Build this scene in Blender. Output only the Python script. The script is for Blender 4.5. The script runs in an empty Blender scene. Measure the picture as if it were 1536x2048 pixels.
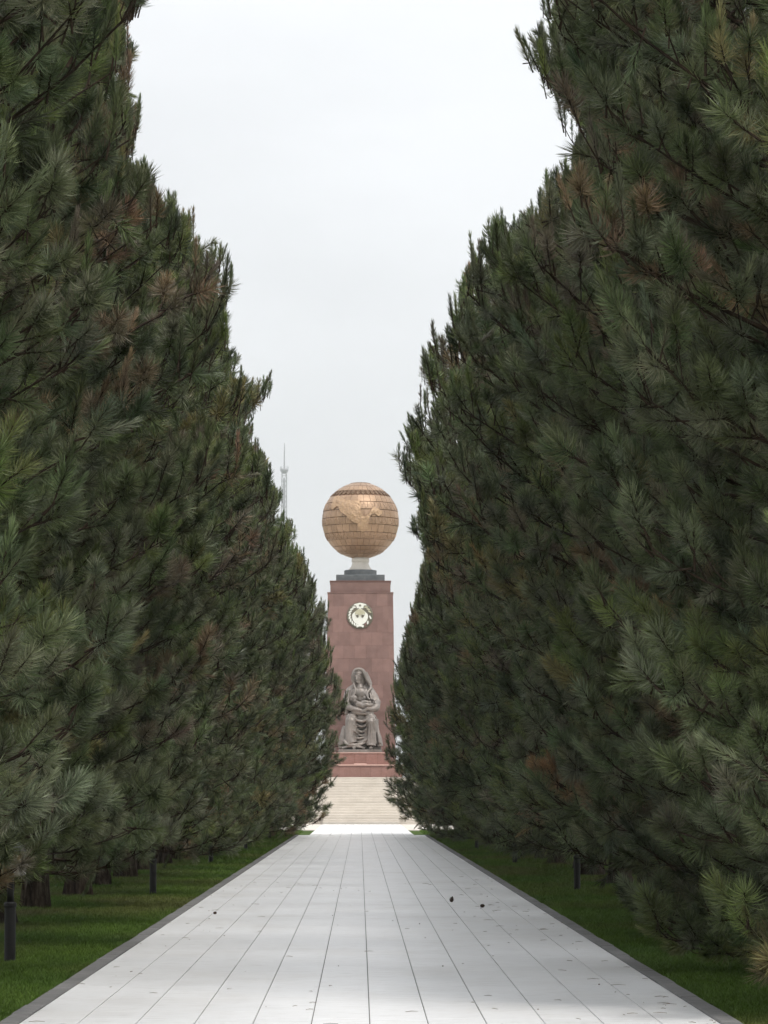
import bpy, bmesh, math, random
import numpy as np
from mathutils import Vector, Matrix, noise as mnoise

random.seed(7)
R = math.radians
SC = bpy.context.scene
COL = SC.collection

# ------------------------------------------------------------------ camera
F = 6800.0                    # focal length in photo pixels (photo is 1536 x 2048)
VPX, HOR = 720.0, 1588.0      # vanishing point of the path in the photo
CAMX, CAMZ = -0.07, 1.6
cam_d = bpy.data.cameras.new('camera')
cam = bpy.data.objects.new('camera', cam_d)
COL.objects.link(cam)
cam_d.sensor_fit = 'VERTICAL'
cam_d.sensor_height = 36.0
cam_d.lens = 36.0 * F / 2048.0
cam_d.clip_start = 0.1
cam_d.clip_end = 20000.0
PITCH = math.atan((HOR - 1024.0) / F)
YAW = math.atan((768.0 - VPX) / F)
cam.location = (CAMX, 0.0, CAMZ)
cam.rotation_euler = (math.pi / 2 + PITCH, 0.0, -YAW)
SC.camera = cam

# ------------------------------------------------------------------ world
SUN_EL, SUN_AZ = R(57.0), R(150.0)      # azimuth clockwise from the view direction (+Y)
w = bpy.data.worlds.new('World')
SC.world = w
w.use_nodes = True
nt = w.node_tree
for n in list(nt.nodes):
    nt.nodes.remove(n)
N = nt.nodes.new
L = nt.links.new
out = N('ShaderNodeOutputWorld')
bg = N('ShaderNodeBackground')
bg.inputs[1].default_value = 1.0
sky = N('ShaderNodeTexSky')
sky.sky_type = 'NISHITA'
sky.sun_disc = False
sky.sun_elevation = SUN_EL
sky.sun_rotation = SUN_AZ
sky.dust_density = 3.0
sk = N('ShaderNodeVectorMath'); sk.operation = 'SCALE'; sk.inputs['Scale'].default_value = 0.08
L(sky.outputs[0], sk.inputs[0])
tc = N('ShaderNodeTexCoord')
sep = N('ShaderNodeSeparateXYZ')
L(tc.outputs['Generated'], sep.inputs[0])
# overcast sky: three times as bright overhead as at the horizon
mx = N('ShaderNodeMath'); mx.operation = 'MAXIMUM'; mx.inputs[1].default_value = 0.0
L(sep.outputs[2], mx.inputs[0])
lum = N('ShaderNodeMath'); lum.operation = 'MULTIPLY_ADD'
lum.inputs[1].default_value = 1.5
lum.inputs[2].default_value = 1.0
L(mx.outputs[0], lum.inputs[0])
cn = N('ShaderNodeTexNoise')
cn.inputs['Scale'].default_value = 4.5
cn.inputs['Detail'].default_value = 5.0
cn.inputs['Roughness'].default_value = 0.5
mp = N('ShaderNodeMapping')
mp.inputs['Scale'].default_value = (1.0, 1.0, 2.6)
L(tc.outputs['Generated'], mp.inputs[0])
L(mp.outputs[0], cn.inputs['Vector'])
cr = N('ShaderNodeMapRange')
cr.inputs[1].default_value = 0.3
cr.inputs[2].default_value = 0.7
cr.inputs[3].default_value = 0.88
cr.inputs[4].default_value = 1.08
L(cn.outputs[0], cr.inputs[0])
ml = N('ShaderNodeMath'); ml.operation = 'MULTIPLY'
L(lum.outputs[0], ml.inputs[0]); L(cr.outputs[0], ml.inputs[1])
cc = N('ShaderNodeVectorMath'); cc.operation = 'SCALE'
cc.inputs[0].default_value = (0.562, 0.570, 0.582)
L(ml.outputs[0], cc.inputs['Scale'])
mixs = N('ShaderNodeMix'); mixs.data_type = 'RGBA'
mixs.inputs[0].default_value = 0.9
L(sk.outputs[0], mixs.inputs[6]); L(cc.outputs[0], mixs.inputs[7])
L(mixs.outputs[2], bg.inputs[0])
L(bg.outputs[0], out.inputs[0])

# ------------------------------------------------------------------ sun
sd = bpy.data.lights.new('sun', 'SUN')
sd.energy = 1.5
sd.angle = R(14.0)
sd.color = (1.0, 0.95, 0.88)
so = bpy.data.objects.new('sun', sd)
COL.objects.link(so)
sdir = Vector((math.sin(SUN_AZ) * math.cos(SUN_EL), math.cos(SUN_AZ) * math.cos(SUN_EL), math.sin(SUN_EL)))
so.rotation_euler = sdir.to_track_quat('Z', 'Y').to_euler()
so.location = (30, -30, 60)

# ------------------------------------------------------------------ exposure
SC.view_settings.view_transform = 'Standard'
SC.view_settings.look = 'None'
SC.view_settings.exposure = 0.46
SC.view_settings.gamma = 1.0
SC.view_settings.use_curve_mapping = False
SC.render.engine = 'CYCLES'
SC.cycles.use_denoising = True
SC.cycles.use_adaptive_sampling = True
SC.cycles.adaptive_threshold = 0.03
SC.cycles.max_bounces = 4
SC.cycles.diffuse_bounces = 2
SC.cycles.glossy_bounces = 2
SC.cycles.transmission_bounces = 3
SC.cycles.volume_bounces = 1
SC.cycles.caustics_reflective = False
SC.cycles.caustics_refractive = False


def px(x, y, d):
    """photo pixel at distance d along the path -> world point"""
    ax = (x - 768.0) / F
    ay = (1024.0 - y) / F
    v = Vector((ax, 1.0, ay))
    cp, sp = math.cos(PITCH), math.sin(PITCH)
    v = Vector((v.x, v.y * cp - v.z * sp, v.y * sp + v.z * cp))
    cy, sy = math.cos(YAW), math.sin(YAW)
    v = Vector((v.x * cy + v.y * sy, -v.x * sy + v.y * cy, v.z))
    v *= d / v.y
    return Vector((CAMX + v.x, v.y, CAMZ + v.z))


def pixel(x, y, z):
    """world arrays -> photo pixels"""
    x = x - CAMX
    z = z - CAMZ
    cy, sy = math.cos(YAW), math.sin(YAW)
    x2 = x * cy - y * sy
    y2 = x * sy + y * cy
    cp, sp = math.cos(PITCH), math.sin(PITCH)
    y3 = y2 * cp + z * sp
    z3 = -y2 * sp + z * cp
    return 768.0 + F * x2 / y3, 1024.0 - F * z3 / y3


# ------------------------------------------------------------------ helpers
class MB:
    def __init__(self):
        self.v = []
        self.f = []
        self.n = 0

    def add(self, v, f):
        v = np.asarray(v, dtype=float).reshape(-1, 3)
        k = self.n
        self.v.append(v)
        self.f.extend([tuple(i + k for i in q) for q in f])
        self.n += len(v)
        return self

    def box(self, x0, x1, y0, y1, z0, z1):
        v = [(x0, y0, z0), (x1, y0, z0), (x1, y1, z0), (x0, y1, z0), (x0, y0, z1), (x1, y0, z1), (x1, y1, z1), (x0, y1, z1)]
        f = [(0, 3, 2, 1), (4, 5, 6, 7), (0, 1, 5, 4), (1, 2, 6, 5), (2, 3, 7, 6), (3, 0, 4, 7)]
        return self.add(v, f)

    def cbox(self, x0, x1, y0, y1, z0, z1, c):
        """box whose upper edge is chamfered by c"""
        v = [(x0, y0, z0), (x1, y0, z0), (x1, y1, z0), (x0, y1, z0),
             (x0, y0, z1 - c), (x1, y0, z1 - c), (x1, y1, z1 - c), (x0, y1, z1 - c),
             (x0 + c, y0 + c, z1), (x1 - c, y0 + c, z1), (x1 - c, y1 - c, z1), (x0 + c, y1 - c, z1)]
        f = [(0, 3, 2, 1), (8, 9, 10, 11)]
        for a in (0, 4):
            for i in range(4):
                j = (i + 1) % 4
                f.append((a + i, a + j, a + 4 + j, a + 4 + i))
        return self.add(v, f)

    def frustum(self, hx0, hy0, z0, hx1, hy1, z1, cx=0, cy=0):
        v = [(cx - hx0, cy - hy0, z0), (cx + hx0, cy - hy0, z0), (cx + hx0, cy + hy0, z0), (cx - hx0, cy + hy0, z0),
             (cx - hx1, cy - hy1, z1), (cx + hx1, cy - hy1, z1), (cx + hx1, cy + hy1, z1), (cx - hx1, cy + hy1, z1)]
        f = [(0, 3, 2, 1), (4, 5, 6, 7), (0, 1, 5, 4), (1, 2, 6, 5), (2, 3, 7, 6), (3, 0, 4, 7)]
        return self.add(v, f)

    def lathe(self, prof, n=24, cx=0, cy=0):
        v = []
        for r, z in prof:
            for i in range(n):
                a = 2 * math.pi * i / n
                v.append((cx + r * math.cos(a), cy + r * math.sin(a), z))
        f = []
        for k in range(len(prof) - 1):
            for i in range(n):
                j = (i + 1) % n
                f.append((k * n + i, k * n + j, (k + 1) * n + j, (k + 1) * n + i))
        f.append(tuple(range(n - 1, -1, -1)))
        f.append(tuple((len(prof) - 1) * n + i for i in range(n)))
        return self.add(v, f)

    def tube(self, pts, rad, n=6, cap=True):
        pts = np.asarray(pts, dtype=float)
        m = len(pts)
        rad = np.asarray(rad, dtype=float)
        tan = np.empty_like(pts)
        tan[1:-1] = pts[2:] - pts[:-2]
        tan[0] = pts[1] - pts[0]
        tan[-1] = pts[-1] - pts[-2]
        tan /= np.linalg.norm(tan, axis=1)[:, None] + 1e-9
        ref = np.array((0.0, 0, 1)) if abs(tan[:, 2]).mean() < 0.8 else np.array((1.0, 0, 0))
        u = np.cross(tan, ref)
        u /= np.linalg.norm(u, axis=1)[:, None] + 1e-9
        w_ = np.cross(tan, u)
        a = np.arange(n) * (2 * math.pi / n)
        ring = u[:, None, :] * np.cos(a)[None, :, None] + w_[:, None, :] * np.sin(a)[None, :, None]
        v = pts[:, None, :] + ring * rad[:, None, None]
        f = []
        for k in range(m - 1):
            for i in range(n):
                j = (i + 1) % n
                f.append((k * n + i, k * n + j, (k + 1) * n + j, (k + 1) * n + i))
        if cap:
            f.append(tuple(range(n)))
            f.append(tuple((m - 1) * n + i for i in range(n - 1, -1, -1)))
        return self.add(v.reshape(-1, 3), f)

    def ball(self, c, r, n=14, m=9):
        """ellipsoid, r a triple"""
        v = [(c[0], c[1], c[2] - r[2])]
        for k in range(1, m):
            t = math.pi * k / m - math.pi / 2
            for i in range(n):
                a = 2 * math.pi * i / n
                v.append((c[0] + r[0] * math.cos(t) * math.cos(a), c[1] + r[1] * math.cos(t) * math.sin(a), c[2] + r[2] * math.sin(t)))
        v.append((c[0], c[1], c[2] + r[2]))
        f = []
        for i in range(n):
            f.append((0, 1 + (i + 1) % n, 1 + i))
        for k in range(m - 2):
            for i in range(n):
                j = (i + 1) % n
                f.append((1 + k * n + i, 1 + k * n + j, 1 + (k + 1) * n + j, 1 + (k + 1) * n + i))
        b = 1 + (m - 2) * n
        t = len(v) - 1
        for i in range(n):
            f.append((b + i, b + (i + 1) % n, t))
        return self.add(v, f)

    def mesh(self, name, smooth=False):
        me = bpy.data.meshes.new(name)
        vv = np.concatenate(self.v) if self.v else np.zeros((0, 3))
        me.from_pydata(vv.tolist(), [], self.f)
        if smooth:
            me.polygons.foreach_set('use_smooth', [True] * len(me.polygons))
        me.update()
        return me

    def build(self, name, mat, parent=None, smooth=False):
        return obj(name, self.mesh(name, smooth), mat, parent)


def obj(name, me, mat=None, parent=None):
    if mat is not None and not me.materials:
        me.materials.append(mat)
    o = bpy.data.objects.new(name, me)
    COL.objects.link(o)
    if parent is not None:
        o.parent = parent
    return o


def empty(name, loc=(0, 0, 0), label=None, cat=None, group=None):
    o = bpy.data.objects.new(name, None)
    o.empty_display_size = 0.2
    o.location = loc
    COL.objects.link(o)
    tag(o, label, cat, group)
    return o


def tag(o, label=None, cat=None, group=None, kind=None):
    if label: o['label'] = label
    if cat: o['category'] = cat
    if group: o['group'] = group
    if kind: o['kind'] = kind
    return o


def copy_tree(o, parent=None):
    c = o.copy()
    COL.objects.link(c)
    c.parent = parent
    for ch in list(o.children):
        copy_tree(ch, c)
    return c


# ------------------------------------------------------------------ materials
class G:
    """small node graph helper around one Principled material"""
    def __init__(self, name, rough=0.8, spec=0.3):
        self.m = bpy.data.materials.new(name)
        self.m.use_nodes = True
        self.t = self.m.node_tree
        self.b = self.t.nodes['Principled BSDF']
        self.b.inputs['Roughness'].default_value = rough
        self.b.inputs['Specular IOR Level'].default_value = spec

    def n(self, kind, **kw):
        nd = self.t.nodes.new(kind)
        for k, v in kw.items():
            setattr(nd, k, v)
        return nd

    def l(self, a, b):
        self.t.links.new(a, b)

    def coord(self, which='Object', scale=(1, 1, 1), world=False):
        if world:
            src = self.n('ShaderNodeNewGeometry').outputs['Position']
        else:
            src = self.n('ShaderNodeTexCoord').outputs[which]
        mp = self.n('ShaderNodeMapping')
        mp.inputs['Scale'].default_value = scale
        self.l(src, mp.inputs[0])
        return mp.outputs[0]

    def noise(self, vec, scale, detail=4, rough=0.55):
        t = self.n('ShaderNodeTexNoise')
        t.inputs['Scale'].default_value = scale
        t.inputs['Detail'].default_value = detail
        t.inputs['Roughness'].default_value = rough
        self.l(vec, t.inputs['Vector'])
        return t.outputs['Fac']

    def ramp(self, fac, stops):
        r = self.n('ShaderNodeValToRGB')
        e = r.color_ramp.elements
        while len(e) < len(stops):
            e.new(0.5)
        for i, (p, c) in enumerate(stops):
            e[i].position = p
            e[i].color = (c[0], c[1], c[2], 1)
        self.l(fac, r.inputs[0])
        return r.outputs[0]

    def mix(self, a, b, fac, blend='MIX'):
        m = self.n('ShaderNodeMix', data_type='RGBA', blend_type=blend)
        for s, v in ((m.inputs[6], a), (m.inputs[7], b), (m.inputs[0], fac)):
            if hasattr(v, 'is_linked'):
                self.l(v, s)
            elif isinstance(v, (int, float)):
                s.default_value = v
            else:
                s.default_value = (v[0], v[1], v[2], 1)
        return m.outputs[2]

    def rng(self, v, a, b, c, d):
        m = self.n('ShaderNodeMapRange')
        for i, x in enumerate((a, b, c, d)):
            m.inputs[i + 1].default_value = x
        self.l(v, m.inputs[0])
        return m.outputs[0]

    def color(self, c):
        if hasattr(c, 'is_linked'):
            self.l(c, self.b.inputs['Base Color'])
        else:
            self.b.inputs['Base Color'].default_value = (c[0], c[1], c[2], 1)
        return self

    def bump(self, h, strength=0.3, dist=0.01):
        b = self.n('ShaderNodeBump')
        b.inputs['Strength'].default_value = strength
        b.inputs['Distance'].default_value = dist
        self.l(h, b.inputs['Height'])
        self.l(b.outputs[0], self.b.inputs['Normal'])
        return self


def stone(name, a, b, scale=3.0, rough=0.7, spec=0.3, var=0.0, fine=0.0, bump=0.1, world=True):
    g = G(name, rough, spec)
    v = g.coord(world=world)
    c = g.ramp(g.noise(v, scale, 6, 0.6), [(0.3, a), (0.7, b)])
    if var > 0:
        oi = g.n('ShaderNodeObjectInfo')
        k = g.rng(oi.outputs['Random'], 0, 1, 1 - var, 1 + var)
        cm = g.n('ShaderNodeVectorMath', operation='SCALE')
        g.l(c, cm.inputs[0]); g.l(k, cm.inputs['Scale'])
        c = cm.outputs[0]
    if fine > 0:
        c = g.mix(c, (0.2, 0.18, 0.16), g.rng(g.noise(v, scale * 14, 3, 0.7), 0.55, 0.8, 0, fine))
    g.color(c)
    if bump > 0:
        g.bump(g.noise(v, scale * 10, 4), bump, 0.02)
    return g.m


M = {}
TW, TL = 0.409, 0.818


def paving(name, base, dark, rough, streak):
    g = G(name, rough, 0.5)
    geo = g.n('ShaderNodeNewGeometry').outputs['Position']
    s = g.n('ShaderNodeSeparateXYZ'); g.l(geo, s.inputs[0])
    def cell(o, size, off):
        a = g.n('ShaderNodeMath', operation='ADD'); a.inputs[1].default_value = off; g.l(o, a.inputs[0])
        d = g.n('ShaderNodeMath', operation='DIVIDE'); d.inputs[1].default_value = size; g.l(a.outputs[0], d.inputs[0])
        f = g.n('ShaderNodeMath', operation='FLOOR'); g.l(d.outputs[0], f.inputs[0])
        return f.outputs[0]
    cx = cell(s.outputs[0], TW, 6 * TW)
    cy = cell(s.outputs[1], TL, 0.0)
    cb = g.n('ShaderNodeCombineXYZ'); g.l(cx, cb.inputs[0]); g.l(cy, cb.inputs[1])
    wn = g.n('ShaderNodeTexWhiteNoise', noise_dimensions='2D'); g.l(cb.outputs[0], wn.inputs['Vector'])
    col = g.mix(base, dark, g.rng(wn.outputs['Value'], 0, 1, 0.0, 0.42))
    # rain-washed dirt lying across the slabs
    mp = g.n('ShaderNodeMapping'); mp.inputs['Scale'].default_value = (1.2, 0.5, 1); g.l(geo, mp.inputs[0])
    n1 = g.noise(mp.outputs[0], 0.9, 6, 0.62)
    col = g.mix(col, (0.62, 0.58, 0.53), g.rng(n1, 0.5, 0.75, 0, 0.3))
    mp2 = g.n('ShaderNodeMapping'); mp2.inputs['Scale'].default_value = (2.2, 9.0, 1); g.l(geo, mp2.inputs[0])
    n2 = g.noise(mp2.outputs[0], 1.6, 6, 0.72)
    col = g.mix(col, (0.36, 0.34, 0.31), g.rng(n2, 0.52, 0.74, 0, streak))
    n4 = g.noise(geo, 0.35, 7, 0.7)
    col = g.mix(col, (0.52, 0.50, 0.47), g.rng(n4, 0.54, 0.72, 0, streak * 0.55))
    n3 = g.noise(geo, 160, 2, 0.6)
    col = g.mix(col, (0.55, 0.54, 0.53), g.rng(n3, 0.5, 0.8, 0, 0.4))
    g.color(col)
    g.bump(n3, 0.08, 0.004)
    return g.m


M['paving'] = paving('pale_granite_paving', (0.88, 0.885, 0.895), (0.765, 0.768, 0.778), 0.36, 0.6)
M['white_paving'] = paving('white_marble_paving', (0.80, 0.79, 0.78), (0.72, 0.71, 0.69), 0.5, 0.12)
M['bed'] = stone('mortar_bed', (0.20, 0.20, 0.195), (0.30, 0.295, 0.285), 4, 0.95, 0.1)
M['kerb'] = stone('kerb_granite', (0.13, 0.13, 0.13), (0.21, 0.207, 0.203), 5, 0.75, 0.3, var=0.12, fine=0.4)
M['strip'] = stone('concrete_strip', (0.22, 0.215, 0.20), (0.32, 0.31, 0.29), 3, 0.9, 0.2)
M['plaza'] = stone('plaza_stone', (0.52, 0.48, 0.43), (0.60, 0.56, 0.50), 0.7, 0.8, 0.2)
M['step'] = stone('step_stone', (0.50, 0.455, 0.395), (0.60, 0.55, 0.485), 1.1, 0.75, 0.25, var=0.05, fine=0.35)
M['red'] = stone('red_granite', (0.185, 0.110, 0.094), (0.245, 0.150, 0.130), 1.6, 0.55, 0.35, var=0.13, fine=0.25, bump=0.04)
M['red_base'] = stone('red_granite_plinth', (0.24, 0.130, 0.106), (0.30, 0.168, 0.140), 2.2, 0.55, 0.35, var=0.08, fine=0.2, bump=0.04)
M['red_edge'] = stone('pale_pink_granite', (0.46, 0.29, 0.245), (0.53, 0.345, 0.295), 2.5, 0.6, 0.3, bump=0.03)
M['red_core'] = stone('red_granite_joint', (0.15, 0.075, 0.065), (0.19, 0.095, 0.08), 2.0, 0.8, 0.2)
M['grey'] = stone('dark_grey_granite', (0.085, 0.095, 0.10), (0.14, 0.15, 0.155), 3.0, 0.55, 0.35, bump=0.03)
M['neck'] = stone('pale_neck_stone', (0.62, 0.58, 0.52), (0.72, 0.68, 0.62), 2.5, 0.6, 0.3, bump=0.03)


def bronze(name, a, b, rough=0.5, metal=0.35, var=0.1):
    g = G(name, rough, 0.4)
    v = g.coord(world=True)
    c = g.ramp(g.noise(v, 1.3, 6, 0.65), [(0.3, a), (0.7, b)])
    oi = g.n('ShaderNodeObjectInfo')
    k = g.rng(oi.outputs['Random'], 0, 1, 1 - var, 1 + var)
    cm = g.n('ShaderNodeVectorMath', operation='SCALE')
    g.l(c, cm.inputs[0]); g.l(k, cm.inputs['Scale'])
    mp = g.n('ShaderNodeMapping'); mp.inputs['Scale'].default_value = (6, 6, 0.8); g.l(v, mp.inputs[0])
    c2 = g.mix(cm.outputs[0], (0.16, 0.10, 0.06), g.rng(g.noise(mp.outputs[0], 1.4, 5, 0.7), 0.5, 0.8, 0, 0.45))
    g.color(c2)
    g.b.inputs['Metallic'].default_value = metal
    return g.m


M['globe'] = bronze('golden_globe_metal', (0.315, 0.208, 0.132), (0.40, 0.270, 0.178), 0.44, 0.35)
M['globe_core'] = bronze('globe_joint_metal', (0.13, 0.075, 0.04), (0.18, 0.10, 0.06), 0.7, 0.2)
M['map'] = bronze('map_relief_metal', (0.38, 0.252, 0.152), (0.46, 0.312, 0.195), 0.43, 0.32, 0.02)
M['statue'] = bronze('pale_patinated_bronze', (0.13, 0.115, 0.103), (0.29, 0.258, 0.234), 0.42, 0.35, 0.0)
M['white'] = stone('white_enamel', (0.72, 0.73, 0.66), (0.80, 0.80, 0.74), 5, 0.45, 0.4, bump=0)
M['emblem_dark'] = stone('dark_emblem_bronze', (0.10, 0.095, 0.07), (0.17, 0.15, 0.11), 8, 0.5, 0.4, bump=0.05)
M['emblem_gold'] = stone('worn_emblem_gold', (0.42, 0.40, 0.28), (0.52, 0.50, 0.36), 8, 0.45, 0.4, bump=0.02)
M['emblem_red'] = stone('emblem_red_band', (0.20, 0.11, 0.09), (0.24, 0.13, 0.11), 8, 0.5, 0.4, bump=0.0)
M['steel'] = stone('grey_tower_steel', (0.30, 0.30, 0.32), (0.36, 0.36, 0.38), 0.05, 0.6, 0.4, bump=0)
M['iron'] = stone('black_iron', (0.006, 0.006, 0.006), (0.014, 0.013, 0.012), 12, 0.5, 0.4, bump=0.1, world=False)
M['alu'] = stone('weathered_aluminium', (0.20, 0.195, 0.18), (0.28, 0.27, 0.255), 8, 0.5, 0.4, bump=0.05, world=False)
M['bulb'] = stone('opal_bulb_glass', (0.8, 0.8, 0.78), (0.86, 0.86, 0.84), 8, 0.25, 0.5, bump=0, world=False)
g = G('cloudy_lamp_glass', 0.25, 0.5)
g.color((0.45, 0.47, 0.46)); g.b.inputs['Transmission Weight'].default_value = 0.85
M['glass'] = g.m
M['cone'] = stone('pine_cone_scale', (0.035, 0.022, 0.014), (0.09, 0.055, 0.032), 60, 0.8, 0.2, bump=0.2, world=False)
M['litter'] = stone('dry_needle_litter', (0.10, 0.07, 0.045), (0.20, 0.14, 0.09), 9, 0.9, 0.1, bump=0)

# bark: long plates with pale ridges and dark furrows
g = G('pine_bark', 0.95, 0.1)
v = g.coord(scale=(7, 7, 1.1))
n1 = g.noise(v, 1.6, 8, 0.68)
n2 = g.noise(g.coord(scale=(18, 18, 5)), 1.5, 5, 0.7)
c = g.ramp(n1, [(0.38, (0.014, 0.010, 0.008)), (0.52, (0.05, 0.038, 0.028)), (0.70, (0.17, 0.14, 0.115))])
c = g.mix(c, (0.20, 0.17, 0.145), g.rng(n2, 0.58, 0.8, 0, 0.5))
g.color(c)
g.bump(n1, 1.0, 0.07)
M['bark'] = g.m
g = G('pine_twig_bark', 0.9, 0.1)
g.color(g.ramp(g.noise(g.coord(), 6, 4), [(0.3, (0.016, 0.012, 0.009)), (0.7, (0.055, 0.038, 0.027))]))
M['twig'] = g.m

# needles: the tint of each shoot comes with the shoot
g = G('pine_needle', 0.45, 0.4)
at = g.n('ShaderNodeAttribute', attribute_type='INSTANCER', attribute_name='tint')
ri = g.n('ShaderNodeNewGeometry').outputs['Random Per Island']
nv_ = g.n('ShaderNodeVectorMath', operation='SCALE')
g.l(at.outputs['Vector'], nv_.inputs[0])
g.l(g.rng(ri, 0, 1, 0.62, 1.42), nv_.inputs['Scale'])
g.color(nv_.outputs[0])
tr = g.n('ShaderNodeBsdfTranslucent')
g.l(nv_.outputs[0], tr.inputs[0])
ms = g.n('ShaderNodeMixShader'); ms.inputs[0].default_value = 0.18
g.l(g.b.outputs[0], ms.inputs[1]); g.l(tr.outputs[0], ms.inputs[2])
g.l(ms.outputs[0], g.t.nodes['Material Output'].inputs[0])
M['needle'] = g.m

g = G('lawn_soil', 0.95, 0.1)
v = g.coord(world=True)
g.color(g.ramp(g.noise(v, 0.6, 8, 0.65), [(0.3, (0.035, 0.060, 0.010)), (0.55, (0.05, 0.085, 0.014)), (0.75, (0.075, 0.085, 0.025))]))
g.bump(g.noise(v, 40, 3), 0.5, 0.02)
M['lawn'] = g.m
g = G('grass_blade', 0.6, 0.25)
at = g.n('ShaderNodeAttribute', attribute_type='INSTANCER', attribute_name='tint')
g.color(at.outputs['Color'])
tr = g.n('ShaderNodeBsdfTranslucent'); g.l(at.outputs['Color'], tr.inputs[0])
ms = g.n('ShaderNodeMixShader'); ms.inputs[0].default_value = 0.25
g.l(g.b.outputs[0], ms.inputs[1]); g.l(tr.outputs[0], ms.inputs[2])
g.l(ms.outputs[0], g.t.nodes['Material Output'].inputs[0])
M['grass'] = g.m

# ------------------------------------------------------------------ ground
PATH = 6 * TW                      # half width of the path
END = 134.0                        # where the white forecourt strip begins
LAWN_END = 154.0
STEP0 = 181.0
mb = MB()
mb.add([(-2500, -250, -0.06), (2500, -250, -0.06), (2500, 4300, -0.06), (-2500, 4300, -0.06)], [(0, 1, 2, 3)])
tag(mb.build('ground', M['lawn']), kind='structure')


def slab_sheet(name, x0, x1, y0, y1, z, mat, t=0.04):
    return tag(MB().box(x0, x1, y0, y1, z - t, z).build(name, mat), kind='structure')


slab_sheet('plaza', -90, 90, LAWN_END, 290, -0.016, M['plaza'])

path = tag(MB().box(-PATH, PATH, -6, END, -0.05, -0.011).build('path', M['bed']), kind='structure')
tile_me = MB().cbox(-TW / 2 + 0.004, TW / 2 - 0.004, -TL / 2 + 0.0012, TL / 2 - 0.0012, -0.03, 0.0, 0.0008).mesh('tile')
tile_me.materials.append(M['paving'])
row0, row1 = 27, 52
rest = MB()
rng = random.Random(3)
tq = [(-TW / 2 + 0.004, TW / 2 - 0.004), (-TL / 2 + 0.0012, TL / 2 - 0.0012)]
for r in range(-7, int(END / TL)):
    for c in range(12):
        cx_, cy_ = (c - 5.5) * TW, (r + 0.5) * TL
        dz = rng.uniform(-0.0004, 0.0004)
        if row0 <= r < row1:
            o = bpy.data.objects.new('tile', tile_me)
            COL.objects.link(o)
            o.parent = path
            o.location = (cx_, cy_, dz)
            o.rotation_euler = (rng.uniform(-0.0003, 0.0003), rng.uniform(-0.001, 0.001), 0)
        else:
            rest.cbox(cx_ + tq[0][0], cx_ + tq[0][1], cy_ + tq[1][0], cy_ + tq[1][1], -0.03, dz, 0.0008)
tag(rest.build('tile_field', M['paving'], path), kind='stuff')

fore = tag(MB().box(-2.06, 2.06, END + 0.02, STEP0 - 0.01, -0.05, -0.011).build('forecourt_path', M['bed']), kind='structure')
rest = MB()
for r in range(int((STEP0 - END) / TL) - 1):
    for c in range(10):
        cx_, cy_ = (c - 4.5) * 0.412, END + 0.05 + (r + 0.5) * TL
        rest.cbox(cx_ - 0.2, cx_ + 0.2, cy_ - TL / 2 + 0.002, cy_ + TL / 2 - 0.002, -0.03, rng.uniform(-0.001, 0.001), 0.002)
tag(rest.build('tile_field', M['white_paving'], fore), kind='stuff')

# kerbs: granite stones a metre long, slightly proud of the lawn
for sx, nm in ((-1, 'kerb_left'), (1, 'kerb_right')):
    x0, x1 = (-PATH - 0.15, -PATH - 0.004) if sx < 0 else (PATH + 0.004, PATH + 0.15)
    k = tag(MB().box(x0 + 0.01, x1 - 0.01, -6, END, -0.12, -0.02).build(nm, M['bed']), kind='structure')
    km = MB().cbox(-0.072, 0.072, -0.497, 0.497, -0.1, 0.008, 0.008).mesh('kerb_stone')
    km.materials.append(M['kerb'])
    for i in range(-5, int(END)):
        o = bpy.data.objects.new('kerb_stone', km)
        COL.objects.link(o)
        o.parent = k
        o.location = ((x0 + x1) / 2 + rng.uniform(-0.004, 0.004), i + 0.5, rng.uniform(-0.004, 0.004))
        o.rotation_euler = (rng.uniform(-0.003, 0.003), 0, rng.uniform(-0.004, 0.004))
# narrow concrete edging crossing the lawns
for sx, nm in ((-1, 'lawn_edging_left'), (1, 'lawn_edging_right')):
    a, b = sorted((sx * (PATH + 0.16), sx * 30))
    tag(MB().cbox(a, b, 73.7, 73.95, -0.1, -0.01, 0.01).build(nm, M['strip']), kind='structure')

# ------------------------------------------------------------------ stairs up to the monument
stair = empty('stone_staircase', (0, STEP0, 0), 'cream stone staircase climbing to the red monument plinth', 'staircase')
y, z = 0.0, 0.0
LEVELS = []
def flight(n, rise, run, hw, mat):
    global y, z
    for i in range(n):
        hwj = hw
        LEVELS.append((y, z + rise))
        MB().cbox(-hwj, hwj, y, y + run + 0.35, z - 0.02, z + rise, 0.012).build('step', mat, stair)
        z += rise
        y += run
flight(4, 0.13, 0.36, 2.04, M['step'])
MB().cbox(-14, 14, y + 0.36, y + 3.0, -0.02, z - 0.004, 0.012).build('landing', M['step'], stair)
y += 1.3
flight(4, 0.142, 0.36, 12, M['step'])
y += 0.9
MB().cbox(-12, 12, y - 0.9, y + 0.5, z - 0.3, z - 0.004, 0.012).build('landing', M['step'], stair)
flight(10, 0.144, 0.36, 10, M['step'])
TOPZ = z
MB().box(-10, 10, y + 0.3, y + 26, 0, z - 0.004).build('terrace', M['strip'], stair)
PL0 = STEP0 + y + 1.2              # front of the plinth
print('stairs top', z, 'plinth front', PL0)

# ------------------------------------------------------------------ monument
mon = empty('globe_monument', (0, PL0, TOPZ), 'tall red granite pillar monument carrying a golden globe', 'monument')
MX = CAMX + 0.02


def zz(py, d):
    return px(720, py, d).z - TOPZ


def block_part(name, hx, y0, y1, z0, z1, mat, cham=0.015):
    return MB().cbox(MX - hx, MX + hx, y0, y1, z0, z1, cham).build(name, mat, mon)


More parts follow.
